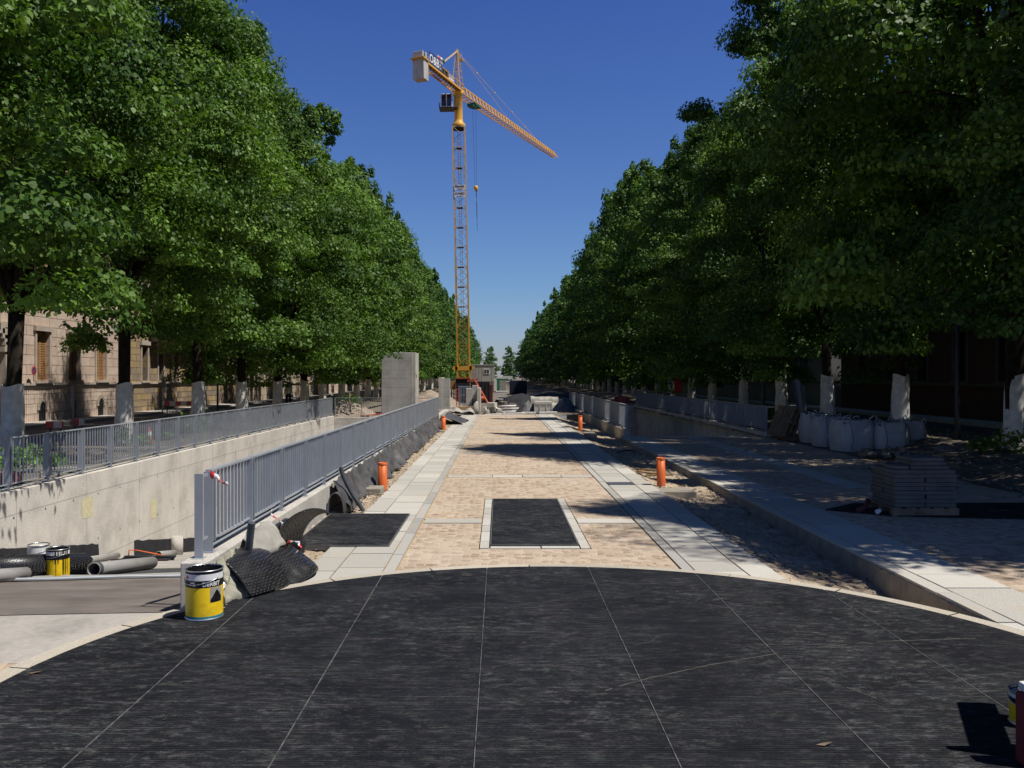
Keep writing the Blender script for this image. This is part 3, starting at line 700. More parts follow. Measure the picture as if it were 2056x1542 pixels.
# buckets
def text_geo(txt, size, depth=.0, bold=False, align='LEFT'):
    cu = bpy.data.curves.new("t", 'FONT'); cu.body = txt; cu.size = size; cu.extrude = depth; cu.align_x = align; cu.resolution_u = 3
    if bold: cu.offset = size*.02
    ob = bpy.data.objects.new("t", cu); S.collection.objects.link(ob)
    dg = bpy.context.evaluated_depsgraph_get(); me = ob.evaluated_get(dg).to_mesh()
    vs = [tuple(v.co) for v in me.vertices]; fs = [tuple(p.vertices) for p in me.polygons]
    ob.evaluated_get(dg).to_mesh_clear(); bpy.data.objects.remove(ob); bpy.data.curves.remove(cu)
    return vs, fs
def bucket(loc, r, h, label, body='yellow', inside='bitumen', lid=False, text=True, drips=False, rz=0, band='black', tilt=None):
    e = empty("paint_bucket", loc, label, "bucket", rz=rz)
    if tilt: e.rotation_euler = (tilt[0], tilt[1], rz)
    k = h/.38
    bands = [(0, .008, 'metal'), (.008, .030, 'teal'), (.030, .252, body), (.252, .308, band), (.308, .356, 'white'), (.356, .38, band)]
    mats = [M['metal'], M['teal'], M[body], M[band], M['white']]
    idx = {'metal': 0, 'teal': 1, body: 2, band: 3, 'white': 4}
    if body == 'white': bands = [(0, .012, 'metal'), (.012, .35, body), (.35, .38, 'metal')]; mats = [M['metal'], M['metal'], M['white'], M['metal'], M['white']]; idx = {'metal': 0, 'white': 2}
    b = MB()
    for z0, z1, mname in bands:
        zz = [z0*k, z1*k]
        b.lathe([(r, zz[0]), (r, zz[1])], 40, m=idx.get(mname, 3))
    b.build("shell", mats, e)
    b = MB(); b.lathe([(r, .005*k), (r+.005, .0), (r+.006, .006), (r+.001, .014)], 40); b.lathe([(r, h-.008), (r+.006, h-.004), (r+.006, h+.003), (r-.003, h+.003), (r-.003, h-.01)], 40)
    b.build("rim", M['metal'], e)
    b = MB(); b.lathe([(r-.003, h), (r-.004, .05), (.001, .05)], 32); b.build("inside", M[inside], e)
    if lid: b = MB(); b.lathe([(r-.01, h-.012), (.001, h-.006)], 32); b.build("lid", M['offwhite'], e)
    b = MB()
    for s_ in (-1, 1): b.lathe([(.001, 0), (.016, 0), (.016, .012), (.001, .014)], 12, loc=(0, 0, 0))
    hb = MB(); hb.tube([((r+.008)*math.cos(a), (r+.008)*math.sin(a)*.99, .325*k-.05*math.sin((a-2.6)*1.0)) for a in [2.6+.1*j for j in range(32)]], .003, 5)
    hb.build("handle", M['metal'], e)
    if text:
        for txt, size, ang0, z, bold in (("DERBIT", .046, -1.47, .264*k, True), ("PRIMER", .014, -2.2, .286*k, False), ("SPECIAL", .014, -2.2, .268*k, False)):
            vs, fs = text_geo(txt, size, .0008, bold)
            tb = MB(); nv = [((r+.0015+p[2])*math.cos(ang0+p[0]/r), (r+.0015+p[2])*math.sin(ang0+p[0]/r), z+p[1]) for p in vs]; tb.add(nv, fs); tb.build("label_text", M['white'], e)
        pb = MB()
        pb.grid(lambda a, t_: ((r+.001)*math.cos(-1.06+.75*a), (r+.001)*math.sin(-1.06+.75*a), (.135+.115*t_)*k), 6, 1, 0); pb.build("label_picture", M['tarp'], e)
        pb = MB(); pb.grid(lambda a, t_: ((r+.0018)*math.cos(-1.04+.7*a), (r+.0018)*math.sin(-1.04+.7*a), (.137+.095*t_*(1-abs(a-.55)*1.5+.05))*k), 8, 1, 0); pb.build("label_peak", M['bitumen'], e)
        pb = MB()
        for a0 in (-2.42,):
            c0 = (r+.0018); vs = [(c0*math.cos(a0+dx/r), c0*math.sin(a0+dx/r), (.33+dz)*k) for dx, dz in ((0, -.018), (.02, 0), (0, .018), (-.02, 0))]
            pb.add(vs, [(0,1,2,3)])
        pb.build("hazard_mark", M['redm'], e)
    if drips:
        db = MB()
        for j in range(13):
            a0 = -1.55+j*.11+R.uniform(-.03, .03); w_ = R.uniform(.03, .10); zl = R.choice([.02, .05, .12, .2, .25]) if j > 1 else .2
            db.grid(lambda a, t_: ((r+.003)*math.cos(a0+w_*(a-.5)*(1 if t_ > .1 else .5)), (r+.003)*math.sin(a0+w_*(a-.5)*(1 if t_ > .1 else .5)), (zl+(.375-zl)*t_)*k), 3, 4)
        db.build("bitumen_drips", M['bitumen'], e)
    return e
bucket((-2.44, 7.09, .0226), .149, .40, "yellow bucket with open black top on the rubber deck by the wall end", rz=.12)
p_ = D(116, 1160); bucket((p_.x, p_.y, p_.z), .145, .40, "yellow bucket smeared with black drips on the ramp", text=False, drips=True, rz=.1)
p_ = D(56, 1155); bucket((p_.x-.25, p_.y+.75, rz_(p_.y+.75)), .15, .42, "white bucket behind the rolled black membrane", body='white', lid=True, text=False, rz=.4)
bucket((3.02, 4.90, .0226), .095, .185, "small lidded tin at the right edge of the deck", lid=True, text=False)

# red and white barrier at the right frame edge
e = empty("plastic_barrier", (3.745, 4.72, .0226), "red and white plastic barrier at the right edge of the black deck", "barrier")
b = MB(); b.box(-.90, .6, -.34, -.28, .32, .92); b.build("board", M['barrier'], e, bevel=.02)
b = MB(); b.obox((-.50, -.02, .97), Vector((.15, 0, 0)), Vector((.28, .66, 0)), (0, 0, .16)); b.build("arm", M['redp'], e, bevel=.01)
b = MB(); b.box(-.62, -.50, -.36, -.26, 0, 1.02); b.box(.4, .52, -.36, -.26, 0, 1.02); b.build("upright", M['redp'], e, bevel=.01)
b = MB(); b.box(-1.095, -.83, -.40, -.30, .0, .37); b.build("foot", M['maroon'], e, bevel=.02); b = MB(); b.box(-1.085, -.84, -.39, -.31, .372, .42); b.build("foot_cap", M['white'], e, bevel=.015)

# warning tapes
def tape(pts, w, label, tw=0.0):
    pts = [Vector(p) for p in pts]; b = MB(); n = len(pts)
    vs = []
    for i, p in enumerate(pts):
        a = tw*i; off = Vector((math.sin(a)*.4, .2*math.cos(a), math.cos(a)))*w/2
        vs += [p-off, p+off]
    b.add(vs, [(2*i, 2*i+2, 2*i+3, 2*i+1) for i in range(n-1)], smooth=True)
    tag(b.build("warning_tape", M['tape'], solid=.002), label, "tape")
tape([(-2.59+.022*k+.01*math.sin(k), 7.68-.01*k, 1.14-.012*k-.012*math.sin(k*1.3)) for k in range(9)], .06, "frayed warning tape tied to the railing end post", .3)
c0 = P(588, 1100, 8.75)
tape([(c0.x+.075*math.cos(a*.7)*(1+.2*math.sin(a*3)), c0.y+.02*math.sin(a*2), c0.z+.075*math.sin(a*.7)) for a in range(11)], .045, "loop of red and white tape hanging on the dimpled sheet", .8)
c0 = P(556, 1045, 9.3)
tape([(c0.x+.06*math.sin(k*.9)*(1+.2*k/6), c0.y, c0.z-.10+.035*k) for k in range(7)], .04, "scrap of red and white tape stuck under the bottom rail", .6)

# dry leaves on the deck
def litter(u, v, s_, label):
    p = G(u, v, .024); b = MB()
    b.add([(p.x-s_, p.y, .026), (p.x-.2*s_, p.y-.5*s_, .030), (p.x+s_, p.y+.1*s_, .040), (p.x+.1*s_, p.y+.5*s_, .028)], [(0,1,2,3)])
    tag(b.build("dry_leaf", M['oldwood'], solid=.001), label, "leaf")
litter(1655, 1496, .045, "curled dry leaf lying on the black deck at lower right")
litter(331, 1446, .012, "pale crumb lying on the black deck at lower left")
litter(70, 1352, .05, "dark dry twig scrap on the stone ring at far left")

# ------------------------------------------------------------------ material on the ramp
def roll(p0, p1, r, name, label, mat, cat, r_in=None, n=28, parts=True):
    p0, p1 = Vector(p0), Vector(p1); d = (p1-p0); L = d.length
    e = empty(name, p0, label, cat); q = Vector((0,0,1)).rotation_difference(d.normalized()); e.rotation_mode = 'QUATERNION'; e.rotation_quaternion = q
    ri = r_in or r*.9
    b = MB(); b.lathe([(ri, 0), (r, 0), (r, L), (ri, L), (ri, 0)], n); b.build("tube", mat, e)
    if parts: b = MB(); b.lathe([(r*1.04, 0), (r*1.10, .005), (r*1.10, r*.9), (r*1.03, r*1.0)], n); b.build("socket_end", M['hose'], e)
    b = MB(); b.lathe([(ri*.99, L*.3), (.001, L*.3)], 16); b.lathe([(ri*.99, L*.7), (.001, L*.7)], 16); b.build("inside", M['black'], e)
    return e
def on(u, v, r): p = D(u, v); return Vector((p.x, p.y, p.z+r))
a = on(-90, 1172, .15); c2 = on(150, 1158, .15)
e = roll((a.x, a.y+.3, a.z-.03), (c2.x, c2.y+.3, c2.z-.04), .155, "membrane_roll", "thick roll of black dimpled membrane lying on the ramp", M['dimple'], "roll", r_in=.12, parts=False)
roll(on(188, 1158, .10), (lambda p: Vector((p.x, p.y, p.z)))(on(305, 1142, .10)), .095, "grey_pipe", "large grey pipe with a black socket lying on the ramp", M['pvcgrey'], "pipe")
roll(on(-40, 1172, .08), on(52, 1164, .08), .085, "grey_pipe", "grey pipe lying in front of the black roll at the left edge", M['pvcgrey'], "pipe")
roll(on(152, 1150, .07), on(182, 1146, .07), .05, "grey_pipe", "short small grey pipe between bucket and large pipe", M['pvcgrey'], "pipe", parts=False)
roll(on(180, 1130, .06), on(236, 1121, .06), .06, "grey_pipe", "grey pipe lying behind the large pipe near the wall", M['pvcgrey'], "pipe", parts=False)
roll(on(318, 1119, .06), on(350, 1116, .06), .07, "grey_pipe", "small grey pipe lying beside the concrete tube on the ramp", M['pvcgrey'], "pipe", parts=False)
p = D(356, 1113); e = roll((p.x, p.y, p.z), (p.x, p.y, p.z+.42), .13, "concrete_tube", "short upright grey tube standing on the ramp by the wall", M['conc'], "pipe", parts=False)
p = D(286, 1124); b = MB()
b.box(p.x-.45, p.x+.55, p.y-.25, p.y+.25, p.z-.08, p.z+.02); b.box(p.x-.5, p.x+.6, p.y-.3, p.y-.2, p.z+.02, p.z+.07); b.box(p.x-.4, p.x+.62, p.y+.05, p.y+.15, p.z+.02, p.z+.06)
tag(b.build("formwork_boards", M['dark'], bevel=.005), "dark formwork boards stacked on the ramp near the wall", "boards")
p = D(262, 1123); b = MB(); b.tube([(p.x-.05, p.y, p.z+.0), (p.x-.05, p.y+.05, p.z+.18), (p.x+.1, p.y+.1, p.z+.16), (p.x+.62, p.y+.1, p.z+.06)], .014, 6); tag(b.build("bent_bar", M['orange']), "thin orange bent bar lying on the formwork boards", "bar")
# dark upturned membrane at the wall foot
b = MB(); b.grid(lambda a, t_: (LW+.01+.02*t_, 13.5+3.8*a, rz_(13.5+3.8*a)+(.32+.03*nz(a*20, 1, 1))*(1-t_)), 40, 2); tag(b.build("membrane_upstand", M['dark']), "dark membrane strip turned up against the ramp wall foot, nearer piece", "membrane")
b = MB(); b.grid(lambda a, t_: (LW+.01+.02*t_, 19.0+6.5*a, rz_(19.0+6.5*a)+(.35+.03*nz(a*20, 1, 1))*(1-t_)), 40, 2); tag(b.build("membrane_upstand", M['dark']), "dark membrane strip turned up against the ramp wall foot, farther piece", "membrane")
# ------------------------------------------------------------------ concrete lift shaft and site things
e = empty("concrete_shaft", (-5.65, 49.0, 0), "tall board-marked concrete shaft standing left of the crane", "concrete shaft")
b = MB(); b.box(-.96, .78, -1.0, 1.0, -.1, 3.37); b.build("body", M['shaft'], e, bevel=.02)
b = MB(); b.box(.782, .95, -.95, .9, -.1, 3.37); b.build("side_wall", M['conc'], e, bevel=.015)
b = MB(); b.box(.951, .957, -.75, -.5, 1.95, 2.15); b.build("pocket", M['black'], e)
def at(u, v, y): return P(u, v, y)
def pbox(name, u0, u1, vt, vb, y, depth, mat, label, cat, bevel=.01, extra=None, rot=0):
    a = P(u0, vb, y); c = P(u1, vt, y); cx = (a.x+c.x)/2; hw = (c.x-a.x)/2
    b = MB(); b.box(-hw, hw, 0, depth, 0, c.z-a.z); o = b.build(name, mat, bevel=bevel); o.location = (cx, y, a.z); o.rotation_euler.z = rot
    tag(o, label, cat); return o
def aged(mb, f=.0): return mb
# concrete wall slab with thicker left leaf
e = empty("concrete_pier", (P(889, 757, 47).x, 47.3, -.1), "tall narrow concrete pier between railing end and crane", "concrete pier")
b = MB(); b.box(-.25, -.06, 0, 2.2, 0, 2.08); b.build("leaf", M['conc'], e, bevel=.01)
b = MB(); b.box(-.058, .36, .08, .5, 0, 2.02); b.build("face", M['shaft'], e, bevel=.01); b = MB(); b.box(-.3, .62, -.25, .7, 0, .28); b.build("footing", M['conc'], e, bevel=.03)
e = empty("concrete_stair_wall", (P(950, 757, 47.2).x, 47.2, -.05), "small L-shaped concrete walls at the end of the path", "concrete wall")
b = MB(); b.box(-.42, -.08, .5, 1.6, 0, 1.42); b.build("back_leaf", M['conc'], e, bevel=.01)
b = MB(); b.box(-.08, .22, .9, 1.9, 0, 1.58); b.build("middle_leaf", M['shaft'], e, bevel=.01)
b = MB(); b.box(.22, .40, -.3, 1.7, 0, 1.45); b.build("side_leaf", M['conc'], e, bevel=.01)
b = MB(); b.tube([(.13, -.35, 0), (.15, -.38, .35), (.2, -.35, .6), (.24, -.25, .72)], [.2, .19, .13, .04], 9); tag(b.build("cement_sack", M['tarp'], loc=(P(950,757,47.2).x, 47.0, -.05)), "pale cement sack leaning on the small concrete wall", "sack")
# formwork grid panel
e = empty("grid_formwork", (P(932, 757, 49).x, 49.2, -.05), "grey grid formwork panel leaning by the small concrete walls", "formwork")
e.rotation_euler = (-.08, 0, .1)
b = MB(); [b.box(-.32+k*.085, -.30+k*.085, 0, .05, 0, 1.55) for k in range(9)]; b.build("ribs", M['metal'], e)
b = MB(); [b.box(-.34, .40, .05, .08, z, z+.03) for z in (0, .5, 1.0, 1.5)]; b.build("crossbar", M['metal'], e)
e = empty("formwork_ladder", (P(919, 757, 50).x, 50, -.05), "narrow red-edged formwork ladder panel beside the grey grid panel", "formwork")
b = MB(); b.box(-.1, -.06, 0, .06, 0, 1.4); b.box(.08, .12, 0, .06, 0, 1.4); [b.box(-.06, .08, .01, .05, .1+k*.2, .13+k*.2) for k in range(7)]; b.build("frame", M['redm'], e)
# timber
def plank(u0, v0, u1, v1, y0, y1, w, h, mat, name, label, cat):
    b = MB(); b.bar(P(u0, v0, y0), P(u1, v1, y1), w, h); return tag(b.build(name, mat, bevel=.008), label, cat)
plank(911, 820, 949, 819, 46.8, 47, .25, .18, M['wood'], "timber_beam", "yellow timber beam lying in front of the small concrete walls", "beam")
for i, (u0, v0, u1, v1, y) in enumerate([(974, 833, 1012, 832, 46.3), (1010, 831, 1052, 830, 46.2), (1048, 829, 1076, 829, 46.4), (1082, 829, 1118, 828, 46.4)]):
    b = MB(); b.bar(P(u0, v0, y), P(u1, v1, y+.1), .22, .10); tag(b.build("kerb_stone", M['white'], bevel=.01), "pale loose kerb stone at the path end, "+["leftmost", "second from the left", "second from the right", "rightmost"][i]+" of the row", "kerb stone", "loose kerb stones at the end of the path")
for i, (u0, v0, u1, v1, y) in enumerate([(1008, 827, 1046, 826, 47.5), (1008, 821, 1056, 820, 48.5), (1004, 816, 1036, 815, 49.5)]):
    b = MB(); a, c2 = P(u0, v0, y), P(u1, v1, y); b.tube([a, c2], .055, 10); tag(b.build("steel_pipe", M['white']), ["nearest", "middle", "farthest"][i]+" of three pale pipes lying behind the path end", "pipe", "pale pipes lying behind the path end")
# rubble and broken slabs
def heap(name, c, rx, ry, h, mat, label, cat, seed, kind=None, n=26):
    b = MB()
    def f(a, t_):
        x = (a-.5)*2; y = (t_-.5)*2; r2 = min(1, math.hypot(x, y)); k = max(0, 1-r2**1.4)
        return (c[0]+x*rx, c[1]+y*ry, c[2]+h*k*(1+.35*nz(x*2, y*2, 1.2, seed))+.05*h*nz(x*9, y*9, 1, seed)-.03)
    b.grid(f, n, n, smooth=False); return tag(b.build(name, mat), label, cat, kind=kind)
def lumps(name, c, rx, ry, n, s0, s1, mat, label, cat, seed):
    r_ = random.Random(seed); b = MB()
    for i in range(n):
        x, y = r_.gauss(0, .5)*rx, r_.gauss(0, .5)*ry; s_ = r_.uniform(s0, s1); z = c[2]+max(0, 1-math.hypot(x/rx, y/ry))*s1*1.5*r_.random()+s_*.3
        A = Matrix.Rotation(r_.uniform(0, 6.3), 3, 'Z') @ Matrix.Rotation(r_.uniform(-.6, .6), 3, 'X')
        b.obox((c[0]+x, c[1]+y, z), A@Vector((s_*r_.uniform(.7, 2), 0, 0)), A@Vector((0, s_*r_.uniform(.7, 1.4), 0)), A@Vector((0, 0, s_*r_.uniform(.3, .8))))
    return tag(b.build(name, mat), label, cat)
g0 = P(990, 826, 47.6); lumps("rubble", (g0.x, 47.6, .0), .5, .6, 26, .12, .36, M['offwhite'], "heap of broken pale slabs at the path end beside the small walls", "rubble", 3)
g0 = P(925, 828, 46.5); 
def sack(a, t_): return (P(905+48*a, 0, 1).x*46.0/1, 45.2+1.4*t_, .05+.42*math.sin(math.pi*min(1, t_+.1))**.7*(.7+.3*math.sin(a*9))*(math.sin(math.pi*a)**.4 if 0 < a < 1 else 0)+.03*nz(a*9, t_*5, 1))
b = MB(); b.grid(sack, 30, 12); tag(b.build("tarpaulin", M['tarp']), "pale crumpled tarpaulin over bags left of the path end", "tarpaulin")
b = MB(); b.grid(lambda a, t_: (-2.6+1.05*a+.2*t_, 36+3.6*t_, .02+.28*(1-a)+.08*math.sin(t_*8+a*3)), 14, 14); tag(b.build("tarpaulin", M['geot'], solid=.01), "dark sheet folded behind the far left orange pipe", "tarpaulin")
heap("shade_heap", (1.6, 60, -.1), 2.3, 5, 1.0, M['dark'], "added dark heap standing in for shade behind the netting heap", "heap", 15)  # dark mound added so its colour reads as shaded ground
heap("shade_heap", (4.6, 72, -.1), 4.5, 9, .9, M['dark'], "wide added dark heap standing in for shade left of the right ramp", "heap", 16)  # second added mound, shade put into its dark colour
lumps("rubble", (P(1012, 0, 52).x, 52, 0), 1.2, 2, 40, .1, .3, M['rubble'], "dark scattered rubble behind the pale pipes", "rubble", 8)
# precast element with three ribs
e = empty("precast_box", (P(1091, 757, 46.6).x, 46.75, -.03), "pale three-ribbed precast concrete box at the end of the path", "precast box")
b = MB(); b.box(-.49, .49, 0, .6, .08, .71); b.build("body", M['offwhite'], e, bevel=.03)
b = MB(); [b.box(x-.02, x+.02, -.03, -.002, .1, .55) for x in (-.47, -.18, .18, .47)]; b.box(-.49, .49, -.035, -.002, .56, .70); b.build("ribs", M['offwhite'], e, bevel=.01)
b = MB(); [b.box(x-.07, x+.07, 0, .6, 0, .08) for x in (-.3, .3)]; b.build("foot", M['oldwood'], e)
# netting heap, tarped bundle, blue tarp
g0 = P(1060, 829, 46.9); heap("netting_heap", (g0.x, 47.4, 0), .75, .7, .72, M['geot'], "dark netting heap beside the precast box", "netting", 4)
e = empty("covered_bundle", (P(1092, 757, 55).x, 55, -.05), "long tarpaulin-covered bundle behind the precast box", "bundle")
b = MB(); b.grid(lambda a, t_: (-.85+1.75*a, .45*math.cos(math.pi*t_)+.02*nz(a*8, t_*4, 1), .35+.45*math.sin(math.pi*t_)**.6+.05*nz(a*6, t_*3, 1)), 30, 12); b.build("upper_cover", M['tarp'], e)
b = MB(); b.grid(lambda a, t_: (-.5+1.3*a, -.3+.5*math.cos(math.pi*t_), .0+.42*math.sin(math.pi*t_)**.6+.05*nz(a*6, t_*3, 2)), 24, 10); b.build("lower_cover", M['tarp'], e)
g0 = P(1133, 812, 53); heap("blue_tarpaulin", (g0.x, 52, 0), .85, 1.3, .75, M['tarpblue'], "bluish plastic sheeting heaped by the inner right railing", "tarpaulin", 6)
# yellow buckets cluster
for i, (u, v, y, mt, lb) in enumerate([(1034, 815, 58, 'yellow', "small yellow bucket in the site clutter, front one"), (1042, 812, 59, 'yellow', "small yellow bucket in the site clutter, right one"), (1027, 814, 58.5, 'white', "small white tub left of the yellow site buckets"), (1040, 803, 60, 'white', "small white tub standing above the yellow site buckets")]):
    g0 = P(u, v, y); b = MB(); b.lathe([(.0, 0), (.15, 0), (.16, .36), (.17, .37), (.15, .37), (.14, .3), (0, .3)], 16); tag(b.build("site_bucket", M[mt], loc=(g0.x, y, max(0, g0.z))), lb, "bucket")
# white plank stack
for i in range(4):
    g0 = P(1008, 785+5*i, 62); b = MB(); b.box(-.45+.05*i, .45-.12*i, -.3, .3, 0, .10); tag(b.build("panel_stack", M['white'], loc=(g0.x, 62, g0.z-.1), bevel=.01), ["topmost", "second from the top", "third from the top", "lowest"][i]+" white panel on the stack below the beige cabin", "panel", "white panels stacked below the beige cabin")
lumps("panel_support", (P(1008, 0, 62).x, 62, 0), .4, .3, 22, .2, .4, M['dark'], "dark rubble pile carrying the white panels", "rubble", 12)
# dark formwork stacks and orange props
e = empty("formwork_stack", (P(934, 757, 70).x, 70, -.1), "black formwork stack in front of the crane foot", "formwork")
b = MB(); b.box(-.75, .35, 0, 2.0, 0, 2.05); b.build("panel_block", M['dark'], e, bevel=.02); b = MB(); b.box(-.8, -.76, .0, 1.9, 0, 1.9); b.box(-.75, .35, -.06, -.003, 1.95, 2.06); b.build("edge_frame", M['redm'], e)
e = empty("formwork_stack", (P(969, 757, 68).x, 68, -.1), "dark rusty formwork stack right of the orange prop", "formwork")
b = MB(); b.box(-.95, .55, 0, 2.2, 0, 1.75); b.build("panel_block", M['dark'], e, bevel=.03); b = MB(); b.box(.56, .8, .1, 1.6, 0, 1.5); b.build("side_block", M['rust'], e, bevel=.03)
b = MB(); [b.box(-.9+.28*k, -.88+.28*k, -.03, -.002, 0, 1.7) for k in range(6)]; b.build("edge_frame", M['rust'], e)
e = empty("push_pull_prop", (0, 0, 0), "orange-red diagonal steel prop bracing the formwork", "prop")
b = MB(); b.tube([P(952, 762, 66), P(981, 812, 60)], .075, 8); b.build("tube", M['redm'], e)
b = MB(); b.bar(P(938, 765, 66), P(960, 761, 66), .12); b.bar(P(945, 763, 66), P(943, 772, 66), .06); b.bar(P(952, 748, 66.2), P(952, 765, 66.2), .04); b.bar(P(959, 768, 65.9), P(966, 806, 65.9), .05); b.bar(P(981, 812, 60), P(987, 815, 60), .15, .06); b.build("brace", M['redm'], e)
b = MB(); b.lathe([(.001,0), (.22, .02), (.22, .26), (.001, .3)], 12); tag(b.build("reel", M['redm'], loc=P(966, 804, 58)), "small orange reel at the foot of the diagonal prop", "reel")
e = empty("brick_pallet", (P(908, 757, 72).x, 72, -.1), "tan timber stack seen between pier and black formwork", "timber")
b = MB(); b.box(-.3, .4, 0, 1, 1.05, 1.75); b.build("boards", M['wood'], e); b = MB(); [b.box(-.3+.2*k, -.26+.2*k, 0, .8, 0, 1.05) for k in range(4)]; b.box(-.3, .4, 0, .06, .3, .36); b.box(-.3, .4, 0, .06, .65, .71); b.build("rack", M['oldwood'], e)
# orange mesh, grey pile left of the pier
g0 = P(860, 795, 58); heap("gravel_pile", (g0.x, 60, -.1), 2.4, 2.5, 1.15, M['gravel'], "low grey-brown pile behind the central railing end", "pile", 11)
e = empty("safety_net", (g0.x, 52.5, -.05), "crumpled orange safety netting left of the concrete pier", "netting")
b = MB()
for k in range(16): 
    x = -1.05+.14*k; b.bar((x, 0, 0), (x+R.uniform(-.12, .12), R.uniform(-.1, .1), .5+.25*math.sin(k*.4)+R.uniform(-.1, .1)), .025)
for z in (.15, .35, .55, .7): b.bar((-1.05, 0, z-.05), (1.05, 0, z+.1), .03)
b.build("net", M['orange'], e)
# beige office cabin on a lower unit
e = empty("site_cabin", (P(953, 757, 118).x, 118, 0), "beige two-storey site cabin behind the crane", "cabin")
b = MB(); b.box(-.6, 2.68, 0, 2.6, 1.35, 3.62); b.build("upper_unit", M['cabin'], e, bevel=.03)
b = MB(); b.box(-.65, 2.74, -.06, 2.7, 3.622, 3.72); b.build("roof", M['offwhite'], e)
b = MB(); b.box(-.4, 2.6, .1, 2.6, -.3, 1.34); b.build("lower_unit", M['offwhite'], e)
f_ = MB(); f_.box(1.24, 2.08, -.05, -.003, 2.42, 3.12); wf = f_.build("window", M['white'], e); b = MB(); b.box(1.33, 1.62, -.062, -.052, 2.52, 3.02); b.box(1.69, 1.98, -.062, -.052, 2.52, 3.02); b.build("pane", M['glassd'], wf)
b = MB(); [b.box(x, x+.03, -.02, -.003, 1.4, 3.58) for x in (-.2, .2, .6, .95, 2.35)]; b.build("panel_joint", M['tarp'], e)
# far containers and boards
pbox("green_container", 996, 1006, 760, 790, 120, 4, M['green'], "green container right of the beige cabin", "container")
pbox("white_container", 992, 997, 763, 785, 118, 2, M['white'], "narrow white unit between cabin and green container", "container")
pbox("grey_container", 1003, 1016, 764, 790, 110, 3, M['tarp'], "grey box with green top in the far middle of the site", "container")
pbox("container_lid", 1002, 1021, 760.5, 763.9, 110.1, 3, M['green'], "thin green canopy over the far grey box", "canopy")
e = empty("site_board", P(1019, 757, 125), "white banner board on posts in the far middle", "banner")
b = MB(); b.box(-.75, .75, 0, .05, -.3, .15); b.build("board", M['white'], e); b = MB(); [b.box(x-.04, x+.04, .06, .12, -2, .2) for x in (-.6, .6)]; b.build("post", M['steel'], e)
pbox("blue_container", 1024, 1058, 764, 795, 100, 5, M['bluedk'], "dark blue container in the shade under the right trees", "container", bevel=.03)
pbox("equipment_box", 1052, 1062, 804, 812, 60, .6, M['oldwood'], "small brown crate among the site clutter", "crate")
# far street lamps
for i, (u, y, h) in enumerate([(1011, 150, 4.3), (1026, 140, 4.2), (1048, 120, 4.0)]):
    x = (u-U0)/F*y; e = empty("street_lamp", (x, y, 0), ["left", "middle", "right"][i]+" one of three thin far street lamps in the avenue gap", "street lamp", "far street lamps")
    b = MB(); b.tube([(0,0,0), (0,0,h*.9), (.1,0,h*.97), (.5,0,h)], [.08,.06,.05,.04], 6); b.build("pole", M['steel'], e); b = MB(); b.box(.4, .95, -.1, .1, h-.06, h+.04); b.build("lamp_head", M['steel'], e)
# gravel pile behind the left end wall
heap("gravel_pile", (-8.0, 44.2, -.05), 1.9, 1.4, .85, M['gravel'], "brown gravel pile behind the head of the left ramp", "gravel", 2, n=60)
b = MB(); b.tube([P(702, 790, 43), P(703, 828, 43)], .045, 8); b.box(0,0,0,0,0,0); tag(b.build("marker_post", M['oldwood']), "thin brown post with white band behind the short left railing", "post")
for k in range(5):
    pass
b = MB(); [b.bar((-7.0+.3*k, 43.2+.12*k, .05+.03*k), (-3.8+.2*k, 43.5+.15*k, .15+.02*k), .12, .04) for k in range(5)]; tag(b.build("board_heap", M['redm']), "reddish boards lying behind the short left railing", "boards")

# ------------------------------------------------------------------ tower crane
CY = 115.0; cx0 = (932-U0)/F*CY
crane = empty("tower_crane", (cx0, CY, 0), "yellow tower crane rising over the avenue into the blue sky", "crane")
crane.rotation_euler = (0, -.0205, 0)
H0, H1 = 3.5, 35.4; hw = .80
nsec = 12; sh = (H1-H0)/nsec
def lattice(b, z0, z1, hw, w1, w2, nb=1):
    c = [(-hw,-hw), (hw,-hw), (hw,hw), (-hw,hw)]
    for k in range(4):
        b.bar((*c[k], z0), (*c[k], z1), w1)
        for j in range(nb):
            a, e_ = z0+(z1-z0)*j/nb, z0+(z1-z0)*(j+1)/nb; m_ = (a+e_)/2
            p, q = c[k], c[(k+1)%4]
            if k in (0, 2): b.bar((*p, a), (*q, m_), w2); b.bar((*q, m_), (*p, e_), w2)
            else: b.bar((*q, a), (*p, m_), w2); b.bar((*p, m_), (*q, e_), w2)
            b.bar((*p, e_-.04), (*q, e_-.04), w2)
for k in range(nsec):
    b = MB(); z0 = H0+k*sh; lattice(b, z0, z0+sh, hw, .17, .065, 1); o = b.build("mast_section", M['crane'] if k < 5 else M['crane_pale'], crane)
for k in range(1, nsec, 1):
    b = MB(); z0 = H0+k*sh; b.box(-.55, .35, -.3, .5, z0-.12, z0-.05); b.build("rest_platform", M['dark'], crane)
b = MB(); [b.bar((-.15+.3*(i), -.1, H0), (-.15+.3*i, -.1, H1), .035) for i in (0, 1)]; [b.bar((-.15, -.1, H0+.4*k), (.15, -.1, H0+.4*k), .025) for k in range(80)]; b.build("ladder", M['cable'], crane)
b = MB(); lattice(b, .2, 2.86, .82, .20, .1); b.build("foot_section", M['crane'], crane)
b = MB(); b.box(-1.1, 1.1, -.95, .95, 2.9, 3.47); b.tube([(-1.12, -.95, 3.18), (-1.12, .95, 3.18)], .34, 12); b.tube([(1.12, -.95, 3.18), (1.12, .95, 3.18)], .34, 12); b.build("climbing_collar", M['crane'], crane)
b = MB(); b.box(-1.4, 1.4, -1.4, 1.4, -.3, .22); b.build("base_slab", M['conc'], crane)
